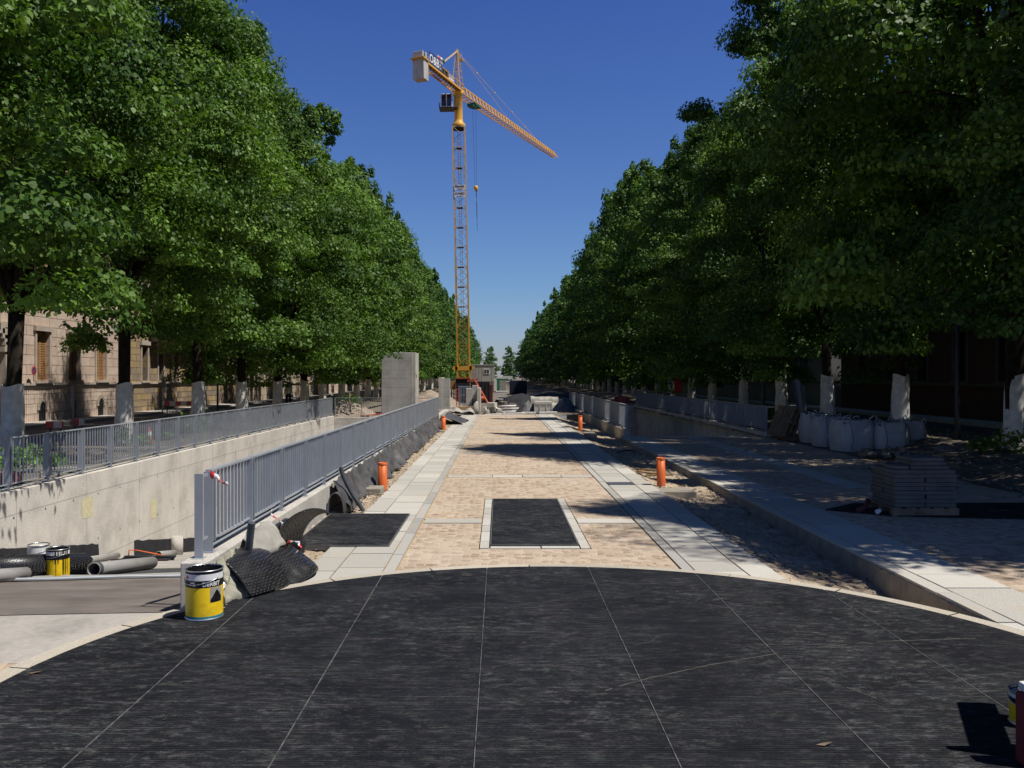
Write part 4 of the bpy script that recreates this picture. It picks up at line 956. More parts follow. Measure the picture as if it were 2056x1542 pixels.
# slewing part
b = MB(); b.lathe([(.82, H1), (.88, H1+.1), (.88, H1+.5), (.62, H1+.72), (.56, H1+1.1), (.56, H1+4.3), (.72, H1+4.45), (.72, H1+4.9), (.001, H1+4.9)], 20); b.build("slewing_column", M['crane'], crane)
b = MB(); b.lathe([(.72, H1-.25), (.9, H1-.2), (.9, H1), (.5, H1)], 16); b.build("slewing_ring", M['dark'], crane)
dirj = Vector((.385, 1, 0)).normalized(); lat = Vector((dirj.y, -dirj.x, 0))
ZJ = H1+4.6
def J(s_, l, h): return Vector((0, 0, ZJ+h))+dirj*s_+lat*l
# jib
JL = 44; NJ = 36; rise = 1.6
def jp(s_, l, h): return J(s_, l, h+rise*(s_/JL))
b = MB()
hgt = lambda s_: 1.35*(1-.45*(s_/JL)); wid = lambda s_: .62*(1-.3*s_/JL)
for k in range(NJ):
    a, e_ = .9+(JL-.9)*k/NJ, .9+(JL-.9)*(k+1)/NJ; m_ = (a+e_)/2
    for sg in (-1, 1):
        b.bar(jp(a, sg*wid(a), 0), jp(e_, sg*wid(e_), 0), .11)
        b.bar(jp(a, sg*wid(a), 0), jp(m_, 0, hgt(m_)), .055); b.bar(jp(m_, 0, hgt(m_)), jp(e_, sg*wid(e_), 0), .055)
    b.bar(jp(a, -wid(a), 0), jp(a, wid(a), 0), .05); b.bar(jp(a, -wid(a), 0), jp(e_, wid(e_), 0), .045)
    if k < NJ-1: b.bar(jp(m_, 0, hgt(m_)), jp(m_+(JL-.9)/NJ, 0, hgt(m_)), .14)
b.build("jib", M['crane'], crane)
# counter jib
b = MB()
for sg in (-1, 1):
    b.bar(J(.6, sg*.62, .3), J(-12.2, sg*.62, .55), .12, .24); b.bar(J(.6, sg*.62, 1.2), J(-8, sg*.62, 1.35), .06)
for k in range(16): b.bar(J(.4-.78*k, -.62, .3), J(-.3-.78*k, .62, .32), .06)
[b.bar(J(.4-.78*k, .62, .3), J(-.3-.78*k, -.62, .32), .05) for k in range(16)]
walk = MB(); walk.bar(J(.4, .2, .36), J(-11.5, .2, .56), .6, .04); walk.build('walkway', M['dark'], crane)
for k in range(9):
    for sg in (-1, 1): b.bar(J(.4-k, sg*.62, .4), J(.4-k, sg*.62, 1.25), .05)
b.build("counter_jib", M['crane'], crane)
b = MB(); b.obox(J(-11.3, 0, -.55), dirj*1.3, lat*1.5, (0, 0, 2.5)); b.build("ballast_block", M['ballast'], crane, bevel=.04)
b = MB(); b.obox(J(-11.9, 0, 1.15), dirj*.28, lat*1.35, (0, 0, .8)); b.obox(J(-11.0, 0, 1.2), dirj*.35, lat*1.3, (0, 0, .9)); b.obox(J(-10.2, 0, 1.1), dirj*.2, lat*1.1, (0, 0, .6)); b.build("ballast_top", M['ballast'], crane, bevel=.05)
b = MB(); b.obox(J(-11.4, 0, .68), dirj*1.7, lat*1.8, (0, 0, .16)); b.build("ballast_frame", M['crane'], crane)
b = MB(); b.obox(J(-5.2, .1, 1.0), dirj*1.9, lat*.9, (0, 0, .7)); b.build("winch", M['dark'], crane, bevel=.05)
b = MB(); b.obox(J(-5.3, .1, 1.5), dirj*2.4, lat*1.0, (0, 0, .06)); b.build("winch_roof", M['tarp'], crane)
b = MB(); b.obox(J(-3.2, .2, .95), dirj*1.6, lat*.6, (0, 0, .6)); b.build("switch_box", M['white'], crane, bevel=.05)
# sign on the counter jib, facing right-front
sgn = empty("jib_sign", J(-8.3, .70, 1.35)); sgn.parent = crane
ax = -dirj
ax = dirj; nrm = lat
Ms = Matrix((( -ax.x*-1, 0, nrm.x), (ax.y, 0, nrm.y), (0, 1, 0))).to_4x4()
sgn.rotation_euler = Matrix(((ax.x, 0, nrm.x), (ax.y, 0, nrm.y), (0, 1, 0))).to_euler()
b = MB(); b.box(-1.9, 1.9, -.72, .72, -.05, 0); b.build("board", M['blue'], sgn, bevel=.0)
tb = MB(); vs, fs = text_geo("O&B", 1.45, .01, True, 'CENTER'); tb.add([(p[0]*.95-.55, p[1]-.52, p[2]+.02) for p in vs], fs)
for j, tx in enumerate(("NOLEGGI", "GRU", "EDILI")):
    vs, fs = text_geo(tx, .33, .01, True); tb.add([(p[0]*.65+1.0, p[1]+.30-.42*j, p[2]+.02) for p in vs], fs)
tb.build("sign_text", M['white'], sgn)
# flag
b = MB(); b.bar(J(-7.2, .4, .4), J(-7.2, .4, 2.7), .09); b.build("flag_pole", M['white'], crane)
for nm, o0, o1, mt in (("flag_red", 0, .32, 'redp'), ("flag_white", .32, .62, 'white'), ("flag_dark", .62, .9, 'green')):
    b = MB(); b.grid(lambda a, t_: J(-7.2, .4, 2.7)+Vector((o0+(o1-o0)*a, .05*math.sin(6*(o0+(o1-o0)*a)), -.55*t_-.75*(o0+(o1-o0)*a))), 3, 2); b.build("flag_stripe", M[mt], crane, solid=.01)
# cat head tower
b = MB()
apex = Vector((0, 0, H1+10.3))
for s_, l in ((-.7, -.6), (-.7, .6), (.7, -.6), (.7, .6)):
    b.bar(J(s_, l, .3), apex+dirj*s_*.22+lat*l*.2, .13)
for k in range(1, 6):
    f = k/6; c = [J(s_*(1-f*.78), l*(1-f*.8), .3+(apex.z-ZJ-.3)*f) for s_, l in ((-.7, -.6), (-.7, .6), (.7, .6), (.7, -.6))]
    for q in range(4): b.bar(c[q], c[(q+1)%4], .05)
b.obox(apex, (.35, 0, 0), (0, .35, 0), (0, 0, .5)); b.build("apex_tower", M['crane_pale'], crane)
b = MB(); [b.bar(J(-.35+.7*i, -.1, .3), apex+dirj*(-.08+.16*i), .04) for i in (0, 1)]; [b.bar(J(-.3, -.1, .6+.3*k), J(.3, -.1, .6+.3*k), .03) for k in range(15)]; b.build("apex_ladder", M['crane_pale'], crane)
b = MB(); b.obox(apex+dirj*1.0+Vector((0,0,-.9)), dirj*.9, lat*.8, (0, 0, .08)); [b.bar(apex+dirj*.6+lat*q+Vector((0,0,-.9)), apex+dirj*.6+lat*q+Vector((0,0,.1)), .04) for q in (-.4, .4)]; b.bar(apex+dirj*.1, apex+dirj*1.4+Vector((0,0,-.85)), .07); b.bar(apex+dirj*.1+Vector((0,0,-.2)), apex+dirj*1.5+Vector((0,0,-.2)), .04); b.build("apex_platform", M['crane_pale'], crane)
b = MB(); b.bar(apex, J(-7.6, 0, .7), .16); b.build("rear_tie", M['crane_pale'], crane)
b = MB(); b.bar(apex, jp(20, 0, hgt(20)), .035); b.bar(apex, jp(34, 0, hgt(34)), .035)
for f in (.2, .4, .62, .8): q = apex.lerp(jp(34, 0, hgt(34)), f); b.obox(q, dirj*.5, lat*.12, (0, 0, .16))
b.build("front_tie", M['crane_pale'], crane)
# cab
e_ = empty("operator_cab", (-1.5, -.45, H1+2.5)); e_.parent = crane
b = MB(); b.box(-.75, .75, -.8, .8, 0, 1.75); b.build("shell", M['white'], e_, bevel=.05)
b = MB(); b.box(-.66, -.06, -.83, -.805, .08, 1.65); b.box(.06, .66, -.83, -.805, .08, 1.65); b.build("pane", M['glassd'], e_)
b = MB(); b.box(-1.0, 1.45, -.9, .9, -.18, -.05); b.box(-1.0, -.96, -.9, .9, -.05, .6); b.box(-1.1, .9, -1.0, -.96, .3, .34); b.build("cab_platform", M['steel'], e_)
# trolley, rope, hook
ts = 5.6; tr_ = jp(ts, 0, -.25)
b = MB(); b.obox(tr_, dirj*2.2, lat*1.2, (0, 0, .22)); b.obox(tr_+dirj*-.9+Vector((0,0,-.3)), dirj*1.2, lat*.9, (0, 0, .25)); b.build("trolley", M['green'], crane)
zb_ = 2+(V0-374)*(CY+5)/F
b = MB(); [b.bar(tr_+lat*q, Vector((tr_.x, tr_.y, zb_))+lat*q*.5, .03) for q in (-.25, .25)]; b.build("hoist_rope", M['cable'], crane)
hk = Vector((tr_.x, tr_.y, zb_))
b = MB(); b.tube([hk+Vector((-.02,0,.1)), hk+Vector((0,0,-.05)), hk+Vector((.02,0,-.45)), hk+Vector((.04,0,-.75))], [.15,.32,.28,.1], 10); b.build("hook_block", M['crane'], crane)
b = MB(); b.bar(hk+Vector((.04,0,-.7)), hk+Vector((.06,0,-1.5)), .09); b.bar(hk+Vector((.06,0,-1.5)), hk+Vector((.06,0,-6.2)), .045); b.bar(hk+Vector((.06,0,-2.2)), hk+Vector((.06,0,-4.4)), .09); b.build("chain", M['cable'], crane)
# mast signs
def msign(zt, zb, l1, l2, c1, c2, s1, s2):
    e_ = empty("mast_sign", (0, -hw-.14, (zt+zb)/2)); e_.parent = crane; e_.rotation_euler = (math.pi/2, 0, 0); h_ = (zt-zb)/2
    b = MB(); b.box(-.72, .72, -h_, h_, -.03, 0); b.build("board", M['white'], e_)
    for tx, sz, yy_, mt in ((l1, s1, .02, c1), (l2, s2, -h_+.06, c2)):
        tb = MB(); vs, fs = text_geo(tx, sz, .005, True, 'CENTER'); wdt = max(p[0] for p in vs)*2; k = min(1, 1.32/wdt); tb.add([(p[0]*k, p[1]+yy_, p[2]+.012) for p in vs], fs); tb.build("sign_text", M[mt], e_)
zz = lambda v: CH+(V0-v)/F*(CY-.9)
msign(zz(371), zz(381.5), "fissolo", "CUNEO", 'cable', 'redm', .48, .22)
msign(zz(385), zz(396), "CUNEO", "tel. 0171", 'cable', 'blue', .38, .24)

# ------------------------------------------------------------------ buildings
def building(name, side, x, y0, y1, H, mat, label, floors, wmat, trim, seed=0, wsp=2.7, ww=.85, arch=False, balcony=None, base_arch=False):
    # side=+1: facade faces +x (left row), -1: faces -x
    e = empty(name, (x, (y0+y1)/2, -.1), label, "building"); Ly = (y1-y0)/2
    X = lambda d: d*side
    def bx(b, d0, d1, a0, a1, z0, z1, m=0): b.box(min(X(d0), X(d1)), max(X(d0), X(d1)), a0, a1, z0, z1, m)
    n = max(1, int((y1-y0-1.2)/wsp)); off = ((y1-y0)-(n-1)*wsp)/2
    ysw = [-Ly+off+k*wsp for k in range(n)]
    # wall as piers and spandrels so that window openings are real
    b = MB(); D_ = .45
    zlast = -.2
    for (zb, zt) in floors:
        bx(b, -D_, 0, -Ly, Ly, zlast, zb)
        edges = [-Ly]+[v for w_ in ysw for v in (w_-ww/2, w_+ww/2)]+[Ly]
        for k in range(0, len(edges), 2): bx(b, -D_, 0, edges[k], edges[k+1], zb, zt)
        zlast = zt
    bx(b, -D_, 0, -Ly, Ly, zlast, H); bx(b, -12, -D_-.003, -Ly, Ly, -.2, H-.3)
    b.build("wall", mat, e)
    b = MB()
    bx(b, 0.003, .10, -Ly, Ly, floors[0][0]-.22, floors[0][0]-.10)
    for (zb, zt) in floors[1:]: bx(b, .003, .16, -Ly, Ly, zb-.75, zb-.55)
    bx(b, .003, .55, -Ly-.1, Ly+.1, H-.45, H+.05); b.build("cornice", M[trim], e)
    b = MB(); vs = [(X(.4), -Ly, H+.05), (X(.4), Ly, H+.05), (X(-6), Ly, H+2.8), (X(-6), -Ly, H+2.8), (X(-12), -Ly, H+.05), (X(-12), Ly, H+.05)]
    b.add(vs, [(0,1,2,3), (3,2,5,4), (0,3,4), (1,5,2), (0,4,5,1)]); b.build("roof", M['roof'], e)
    for fi, (zb, zt) in enumerate(floors):
        for w_ in ysw:
            f_ = MB(); bx(f_, .004, .07, w_-ww/2-.12, w_-ww/2, zb, zt); bx(f_, .004, .07, w_+ww/2, w_+ww/2+.12, zb, zt); bx(f_, .004, .14, w_-ww/2-.2, w_+ww/2+.2, zt, zt+.22); bx(f_, .004, .16, w_-ww/2-.18, w_+ww/2+.18, zb-.12, zb)
            if arch:
                for k in range(9):
                    a0, a1 = math.pi*k/9, math.pi*(k+1)/9
                    for a_ in ((a0+a1)/2,): f_.obox((X(.05), w_+math.cos(a_)*(ww/2+.06), zt-.02+math.sin(a_)*.30), (.08, 0, 0), (0, .17, 0), (0, 0, .17))
            fo = f_.build("window", M[trim], e)
            p_ = MB(); bx(p_, -.30, -.27, w_-ww/2, w_+ww/2, zb, zt); p_.build("pane", M['glassd'], fo)
            if wmat:
                s_ = MB()
                nslat = int((zt-zb)/.075)
                for hh in (-1, 1):
                    y_a, y_b = (w_-ww/2+.01, w_-.01) if hh < 0 else (w_+.01, w_+ww/2-.01)
                    bx(s_, -.14, -.10, y_a, y_a+.05, zb, zt); bx(s_, -.14, -.10, y_b-.05, y_b, zb, zt)
                    for k in range(nslat): bx(s_, -.135, -.105, y_a+.05, y_b-.05, zb+.02+k*.075, zb+.065+k*.075)
                s_.build("shutter", wmat, fo)
    if balcony:
        for (a0, a1, z) in balcony:
            b = MB(); bx(b, .01, 1.0, a0, a1, z-.18, z); [bx(b, .01, .8, w_-.12, w_+.12, z-.6, z-.183) for w_ in (a0+.5, (a0+a1)/2, a1-.5)]
            bo = b.build("balcony", M[trim], e); b = MB(); bx(b, .93, .98, a0, a1, z+.93, z+.99)
            k = a0
            while k < a1: bx(b, .94, .97, k, k+.03, z, z+.93); k += .13
            b.build("balustrade", M['steel'], bo)
    if base_arch:
        for w_ in ysw:
            b = MB(); pts = [(X(.006), w_-.28, .15), (X(.006), w_+.28, .15)]+[(X(.006), w_+.28*math.cos(a_), .75+.3*math.sin(a_)) for a_ in [math.pi*k/8 for k in range(9)]]
            b.add(pts, [tuple(range(len(pts)))]); bo = b.build("basement_opening", M['black'], e)
            b = MB(); [b.obox((X(.03), w_+.36*math.cos(a_), .75+.38*math.sin(a_)), (.06, 0, 0), (0, .16, 0), (0, 0, .16)) for a_ in [math.pi*k/8 for k in range(9)]]; b.build("trim", M[trim], bo)
    return e
XB = -20.0
fl4 = [(1.95, 4.1), (6.2, 8.6), (10.2, 12.4), (13.9, 15.8)]
building("apartment_house", 1, XB, 18, 46.0, 18, M['pinkwall'], "pink rusticated apartment house with orange shutters behind the nearest left trees", fl4, M['shutter'], 'stone', wsp=2.75, ww=1.05, base_arch=True)
building("apartment_house", 1, XB-.1, 46.1, 65, 18.5, M['stripewall'], "ornate ochre and brown banded house with balconies, second on the left", [(1.9, 3.9), (5.6, 8.2), (9.9, 12.3), (13.8, 15.8)], None, 'stone', wsp=2.35, ww=.8, arch=True, balcony=[(-6.5, .5, 4.75), (3.5, 7.5, 4.75), (-6.5, .5, 9.2)])
building("apartment_house", 1, XB+.1, 65.1, 100, 17, M['creamwall'], "cream masonry house with tall windows, third on the left", [(1.7, 4.2), (6.0, 8.4), (10, 12.2)], None, 'stone', wsp=3.1, ww=1.2)
building("apartment_house", 1, XB-.2, 101, 160, 18, M['pinkwall'], "long pinkish house far along the left street", [(1.7, 4.0), (6.0, 8.4), (10, 12.2)], M['shutter'], 'stone', wsp=3.6, ww=1.1)
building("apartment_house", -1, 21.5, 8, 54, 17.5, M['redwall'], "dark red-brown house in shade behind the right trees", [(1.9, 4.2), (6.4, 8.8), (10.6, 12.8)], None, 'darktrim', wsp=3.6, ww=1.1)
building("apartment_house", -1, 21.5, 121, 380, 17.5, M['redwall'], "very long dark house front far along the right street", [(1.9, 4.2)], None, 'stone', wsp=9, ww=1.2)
building("apartment_house", 1, XB, 163, 330, 17.5, M['creamwall'], "very long house front far along the left street", [(1.9, 4.2)], None, 'stone', wsp=9, ww=1.2)
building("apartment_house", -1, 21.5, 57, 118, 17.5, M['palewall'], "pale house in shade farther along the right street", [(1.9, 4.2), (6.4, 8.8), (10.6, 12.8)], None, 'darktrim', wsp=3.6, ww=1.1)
# house ends catching light beyond the side street
# ------------------------------------------------------------------ left street furniture
def fence_panel(x0, y0, x1, y1, h, label, lean=0):
    d = Vector((x1-x0, y1-y0, 0)); L = d.length; e = empty("mesh_fence", (x0, y0, -.03), label, "fence panel", "mesh fence panels along the left street", rz=math.atan2(d.y, d.x)); e.rotation_euler.x = lean
    b = MB(); b.tube([(0,0,0), (0,0,h)], .022, 6); b.tube([(L,0,0), (L,0,h)], .022, 6); b.tube([(0,0,h), (L,0,h)], .02, 6); b.tube([(0,0,.15), (L,0,.15)], .02, 6); b.build("frame", M['galv'], e)
    b = MB(); k = .0
    while k < L: b.bar((k, 0, .15), (k, 0, h), .004); k += .11
    z = .35
    while z < h: b.bar((0, 0, z), (L, 0, z), .007); z += .25
    b.build("mesh", M['galv'], e)
fence_panel(-14.6, 25.5, -14.4, 28.9, 1.75, "leftmost mesh fence panel in front of the pink house")
fence_panel(-14.4, 29.0, -14.3, 32.4, 1.75, "second mesh fence panel from the left, before the pink house")
fence_panel(-14.2, 32.8, -14.3, 36.2, 1.75, "tilted mesh fence panel before the join of the two nearest left houses", .12)
fence_panel(-14.3, 36.4, -14.3, 39.9, 1.75, "fourth mesh fence panel from the left, before the banded house")
fence_panel(-14.3, 40.1, -14.3, 43.5, 1.75, "farthest mesh fence panel on the left street")
def rw_barrier(x, y, L, z, label, rz=0, h=.24):
    e = empty("street_barrier", (x, y, -.03), label, "barrier", "red and white barriers on the left street", rz=rz)
    b = MB(); b.box(0, L, -.02, .02, z, z+h); b.build("board", M['barrier'], e, bevel=.01)
    b = MB(); b.box(.1, .16, .025, .06, 0, z+.05); b.box(L-.16, L-.1, .025, .06, 0, z+.05); b.box(.0, .26, -.25, .3, 0, .05); b.box(L-.26, L, -.25, .3, 0, .05); b.build("stand", M['steel'], e)
def onleft(u, y): return (u-U0)/F*y
rw_barrier(onleft(92, 29.5), 29.5, .62, .27, "red and white street barrier between the two nearest basement arches")
rw_barrier(onleft(143, 30), 30.0, .46, .34, "short red and white street barrier right of the first one", .05)
rw_barrier(onleft(-20, 27), 27.0, .55, .2, "red and white street barrier behind the nearest left trunk", .2)
rw_barrier(onleft(330, 44), 44.0, 1.6, .55, "faded red and white barrier in the shadow before the banded house", .1)
# small cone near the railing
e = empty("traffic_cone", (onleft(300, 25.2), 25.2, .06), "small red and white cone behind the left railing", "cone")
b = MB(); b.lathe([(.10, .03), (.075, .2)], 14); b.lathe([(.05, .34), (.02, .48), (.001, .48)], 14); b.build("body", M['redp'], e); b = MB(); b.lathe([(.0755, .2), (.0505, .34)], 14); b.build("band", M['white'], e); b = MB(); b.box(-.15, .15, -.15, .15, 0, .03); b.build("foot", M['redp'], e)
# red plastic block lying behind the fence
e = empty("plastic_barrier", (onleft(18, 15.8)-.35, 15.8, .06), "low red plastic barrier lying behind the left railing at the frame edge", "barrier")
b = MB(); [b.box(.14*k, .14*k+.12, -.1, .1, 0, .17) for k in range(4)]; b.box(-.02, .56, -.07, .07, .03, .12); b.build("body", M['redp'], e, bevel=.015)
# boards and pallets behind the railing
e = empty("board_stack", (-10.0, 19.6, .08), "weathered boards and pallets stacked behind the left railing", "boards")
for k in range(4): b = MB(); b.box(-.5-.1*k, 1.0, -.5+.5*(k%2), .0+.5*(k%2), .09*k, .09*k+.035); b.build("board", M['oldwood'], e, bevel=.004)
b = MB(); [b.box(x, x+.1, -.55, .5, z, z+.05) for z in (.036, .126, .217) for x in (-.4, .2, .8)]; b.build("bearer", M['oldwood'], e)
for i, (x, y, l) in enumerate([(-9.6, 22.8, "pale board lying flat between the second and third left trunks"), (-9.3, 17.6, "pale board lying flat right of the nearest left trunk")]):
    b = MB(); b.obox((x, y, .11), Vector((1.5, .3, 0)), Vector((-.06, .25, 0)), (0, 0, .05)); tag(b.build("loose_board", M['tarp']), l, "board")
# teal sign post and round street sign
e = empty("sign_post", (onleft(437, 40), 40, -.03), "thin teal post between the fourth left trunk and the house", "post")
b = MB(); b.tube([(0,0,0), (0,0,3.4)], .05, 8); b.build("pole", M['green'], e); b = MB(); b.box(-.12, .12, -.06, -.052, 2.9, 3.3); b.build("plate", M['galv'], e)
e = empty("no_parking_sign", (XB+.25, (XB+.25)*F/(67-U0), 2.12), "small round blue and red street sign on the pink house wall", "sign")
b = MB(); b.obox((0,0,0), (.02,0,0), (0,.02,0), (0,0,.6)); b.build("bracket", M['steel'], e); e2 = MB(); e2.tube([(.02,0,.15), (.035,0,.15)], .19, 20); e2.build("disc", M['redp'], e); e2 = MB(); e2.tube([(.036,0,.15), (.04,0,.15)], .14, 20); e2.build("face", M['blue'], e); e2 = MB(); e2.obox((.045, 0, .15), (.004, 0, 0), (0, .22, .22), (0, -.02, .02)); e2.build("bar", M['redp'], e)
# portal of the pink house (arched, at far left)
e = empty("stone_portal", (XB, 33.4, -.1), "pale carved stone portal surround at the left end of the pink house", "portal")
b = MB(); b.box(.01, .45, .55, .95, 0, 3.3); [b.obox((.22, math.cos(a)*1.1-.3, 3.3+math.sin(a)*.9), (.42, 0, 0), (0, .4, 0), (0, 0, .4)) for a in [math.pi*k/10 for k in range(11)]]; b.box(.01, .5, .4, 1.1, 1.1, 1.25); b.box(.01, .5, .4, 1.1, 3.1, 3.3); b.build("surround", M['stone'], e)
b = MB(); b.box(.012, .06, -1.2, .55, 0, 3.6); b.build("door", M['oldwood'], e)

# person walking on the far left street
pe = bpy.data.meshes.new("person"); 
J_ = {'pel': (0,0,.90), 'ch': (.02,0,1.30), 'nk': (.03,0,1.46), 'hd': (.04,0,1.58), 'ht': (.04,0,1.66), 'lh': (0,.09,.86), 'lk': (.10,.10,.48), 'lf': (.06,.10,.06), 'lt': (.2,.1,.03),
      'rh': (0,-.09,.86), 'rk': (-.02,-.10,.46), 'rf': (-.18,-.10,.08), 'rt': (-.06,-.10,.03), 'ls': (.02,.18,1.38), 'le': (-.05,.22,1.12), 'lw': (.06,.22,.90), 'rs': (.02,-.18,1.38), 're': (.06,-.22,1.12), 'rw': (.2,-.2,.95)}
rad = {'pel': .13, 'ch': .14, 'nk': .055, 'hd': .095, 'ht': .08, 'lh': .09, 'lk': .06, 'lf': .04, 'lt': .035, 'rh': .09, 'rk': .06, 'rf': .04, 'rt': .035, 'ls': .06, 'le': .042, 'lw': .03, 'rs': .06, 're': .042, 'rw': .03}
ks = list(J_); ed = [('pel','ch'),('ch','nk'),('nk','hd'),('hd','ht'),('pel','lh'),('lh','lk'),('lk','lf'),('lf','lt'),('pel','rh'),('rh','rk'),('rk','rf'),('rf','rt'),('ch','ls'),('ls','le'),('le','lw'),('ch','rs'),('rs','re'),('re','rw')]
pe.from_pydata([J_[k] for k in ks], [(ks.index(a), ks.index(b_)) for a, b_ in ed], []); po = bpy.data.objects.new("person", pe); S.collection.objects.link(po)
md = po.modifiers.new("skin", 'SKIN'); 
if not pe.skin_vertices: pass
for i, k in enumerate(ks): pe.skin_vertices[0].data[i].radius = (rad[k], rad[k]); pe.skin_vertices[0].data[i].use_root = (k == 'pel')
po.modifiers.new("sub", 'SUBSURF').render_levels = 2
pe.materials.append(M['cloth_w']); po.location = (onleft(579, 57), 57, -.03); po.rotation_euler.z = 2.0
tag(po, "small pale-shirted person walking on the far left street", "person")
b = MB(); b.lathe([(.001, .82), (.15, .86), (.15, .93)], 12); b.tube([(0,.09,.86), (.10,.10,.48), (.06,.10,.1)], [.105,.075,.055], 8); b.tube([(0,-.09,.86), (-.02,-.10,.46), (-.18,-.10,.12)], [.105,.075,.055], 8); b.build("trousers", M['cloth_d'], po)
b = MB(); b.lathe([(.10, 1.56), (.105, 1.62), (.08, 1.69), (.001, 1.71)], 12, loc=(.03, 0, 0)); b.build("hair", M['cloth_d'], po)

# ------------------------------------------------------------------ right side things
def bigbag(x, y, w, h, rz, label, seed):
    e = empty("bulk_bag", (x, y, 0), label, "bulk bag", "white bulk bags under the right trees", rz=rz)
    b = MB(); n = 32
    def f(a, t_):
        an = 2*math.pi*a; c_, s_ = math.cos(an), math.sin(an); q = (abs(c_)**3.2+abs(s_)**3.2)**(-1/3.2)
        bul = 1+.10*math.sin(math.pi*min(1, t_*1.1))+.03*nz(an*1.2, t_*3, 1, seed)-.02*math.cos(4*an)*t_
        if t_ > .9: bul -= (t_-.9)*1.3
        top = h*(t_ if t_ < .999 else 1)+(.05*nz(c_*2, s_*2, 1, seed)*(t_**3))
        return (w/2*q*c_*bul, w/2*q*s_*bul, top)
    b.grid(f, n, 14); b.build("sack", M['fibc'], e)
    heap_b = MB(); heap_b.grid(lambda a, t_: ((a-.5)*w*.9, (t_-.5)*w*.9, h*.93+.08*(1-((a-.5)**2+(t_-.5)**2)*3.4)+.05*nz(a*6, t_*6, 1, seed)), 18, 18, smooth=False); heap_b.build("fill", M['rubble'], e)
    r_ = random.Random(seed)
    for cx_, cy_ in ((-1,-1), (1,-1), (1,1), (-1,1)):
        b = MB(); p0 = Vector((cx_*w*.42, cy_*w*.42, h*.93)); b.tube([p0, p0+Vector((r_.uniform(-.1,.1), r_.uniform(-.1,.1), .14)), p0+Vector((-cx_*.10, r_.uniform(-.1,.1), .12+r_.uniform(-.1,.1))), p0+Vector((-cx_*.2, 0, .02))], .018, 5); b.build("loop", M['fibc'], e)
    b = MB()
    for cx_, cy_ in ((-1,-1), (1,-1)): b.tube([(cx_*w*.30, cy_*w*.555, .02), (cx_*w*.27+.02, cy_*w*.575, h*.4), (cx_*w*.3, cy_*w*.555, h*.8), (cx_*w*.33, cy_*w*.5, h*.97)], .007, 4)
    b.build("seam_cord", M['black'], e)
bigbag(9.75, 26.3, .92, .88, .1, "leftmost bulk bag, right beside the leaning pallets", 1)
bigbag(9.62, 24.9, .95, .86, -.05, "second bulk bag from the left in the row", 2)
bigbag(9.62, 23.4, 1.0, .84, .08, "large middle bulk bag with torn low front edge", 3)
bigbag(10.50, 23.1, .85, .80, -.1, "fourth bulk bag from the left, narrow with a dark seam", 4)
bigbag(11.3, 23.8, .8, .80, .15, "rightmost bulk bag, partly behind its neighbour", 5)
# leaning pallets
e = empty("leaning_pallets", (9.0, 27.2, 0), "dark wooden pallets leaning against the leftmost bulk bag", "pallet")
e.rotation_euler = (0, .42, .15)
for k in range(3):
    b = MB(); x_ = -.34+k*.16
    for j in range(7): b.box(x_, x_+.02, -.6+j*.17, -.5+j*.17, 0, 1.05)
    for z in (.05, .5, .95): b.box(x_+.021, x_+.10, -.6, .6, z, z+.07)
    b.build("pallet", M['oldwood'], e)
# paver stack on pallet with cut pieces
e = empty("paver_stack", (6.15, 12.75, .0), "grey paving slabs stacked on a pallet in the shade", "paver stack")
b = MB(); [b.box(-.5+.2*j, -.36+.2*j, -.42, .42, .10, .12) for j in range(5)]; [b.box(-.5, .46, y_, y_+.1, .0, .1) for y_ in (-.42, -.05, .32)]; b.build("pallet", M['oldwood'], e)
b = MB(); r_ = random.Random(5)
for layer in range(9):
    for i in range(2):
        for j in range(2):
            o1, o2 = r_.uniform(-.012, .012), r_.uniform(-.012, .012)
            b.box(-.45+i*.45+o1, -.01+i*.45+o1, -.38+j*.39+o2, .0+j*.39+o2, .122+layer*.06, .178+layer*.06)
b.build("slab_layers", M['paver'], e, bevel=.004)
b = MB()
for layer in range(3): b.box(-.20+.02*layer, .36-.03*layer, -.34+.02*layer, .2, .664+layer*.055, .714+layer*.055)
b.box(-.42, -.22, -.33, .1, .664, .712); b.build("top_slabs", M['paver'], e, bevel=.004)
# black mat, pipe elbow and cup
b = MB(); b.prism([(4.9, 12.9), (5.6, 12.35), (9.5, 11.7), (9.5, 13.6), (5.6, 13.55)], -.02, .012); tag(b.build("rubber_mat", M['hatch']), "black rubber mat on the shaded cobbles under the paver stack", "mat")
b = MB(); b.tube([(5.25, 12.55, .05), (5.42, 12.7, .06), (5.52, 12.85, .15)], .04, 10); tag(b.build("pipe_elbow", M['rust']), "short brownish pipe elbow lying left of the paver stack", "pipe")
b = MB(); b.tube([(5.47, 12.42, .05), (5.55, 12.5, .055)], [.034, .027], 12); tag(b.build("paper_cup", M['white']), "white paper cup lying left of the paver stack", "cup")
# rubble near the bags, stones
lumps("rubble", (9.6, 21.2, .05), .9, .5, 30, .06, .16, M['rubble'], "dark rubble in front of the bulk bags", "rubble", 21)
b = MB(); b.grid(lambda a, t_: (10.9+.30*math.cos(6.283*a)*math.sin(math.pi*t_)*(1+.2*nz(a*3, t_*3, 1)), 20.9+.25*math.sin(6.283*a)*math.sin(math.pi*t_), .12+.26*math.cos(math.pi*(1-t_))*.5+.1), 16, 10); tag(b.build("boulder", M['rubble']), "rounded boulder right of the bulk bags", "boulder")
b = MB(); b.bar((11.6, 20.6, .32), (14.2, 20.9, .36), .1, .05); tag(b.build("loose_board", M['oldwood']), "dark board lying behind the boulder on the right bed", "board")
# soil with stones at the right edge
lumps("rubble", (8.3, 17.5, .0), .5, 2.2, 60, .03, .10, M['rubble'], "scatter of small stones along the right edge of the shaded paving", "rubble", 31)
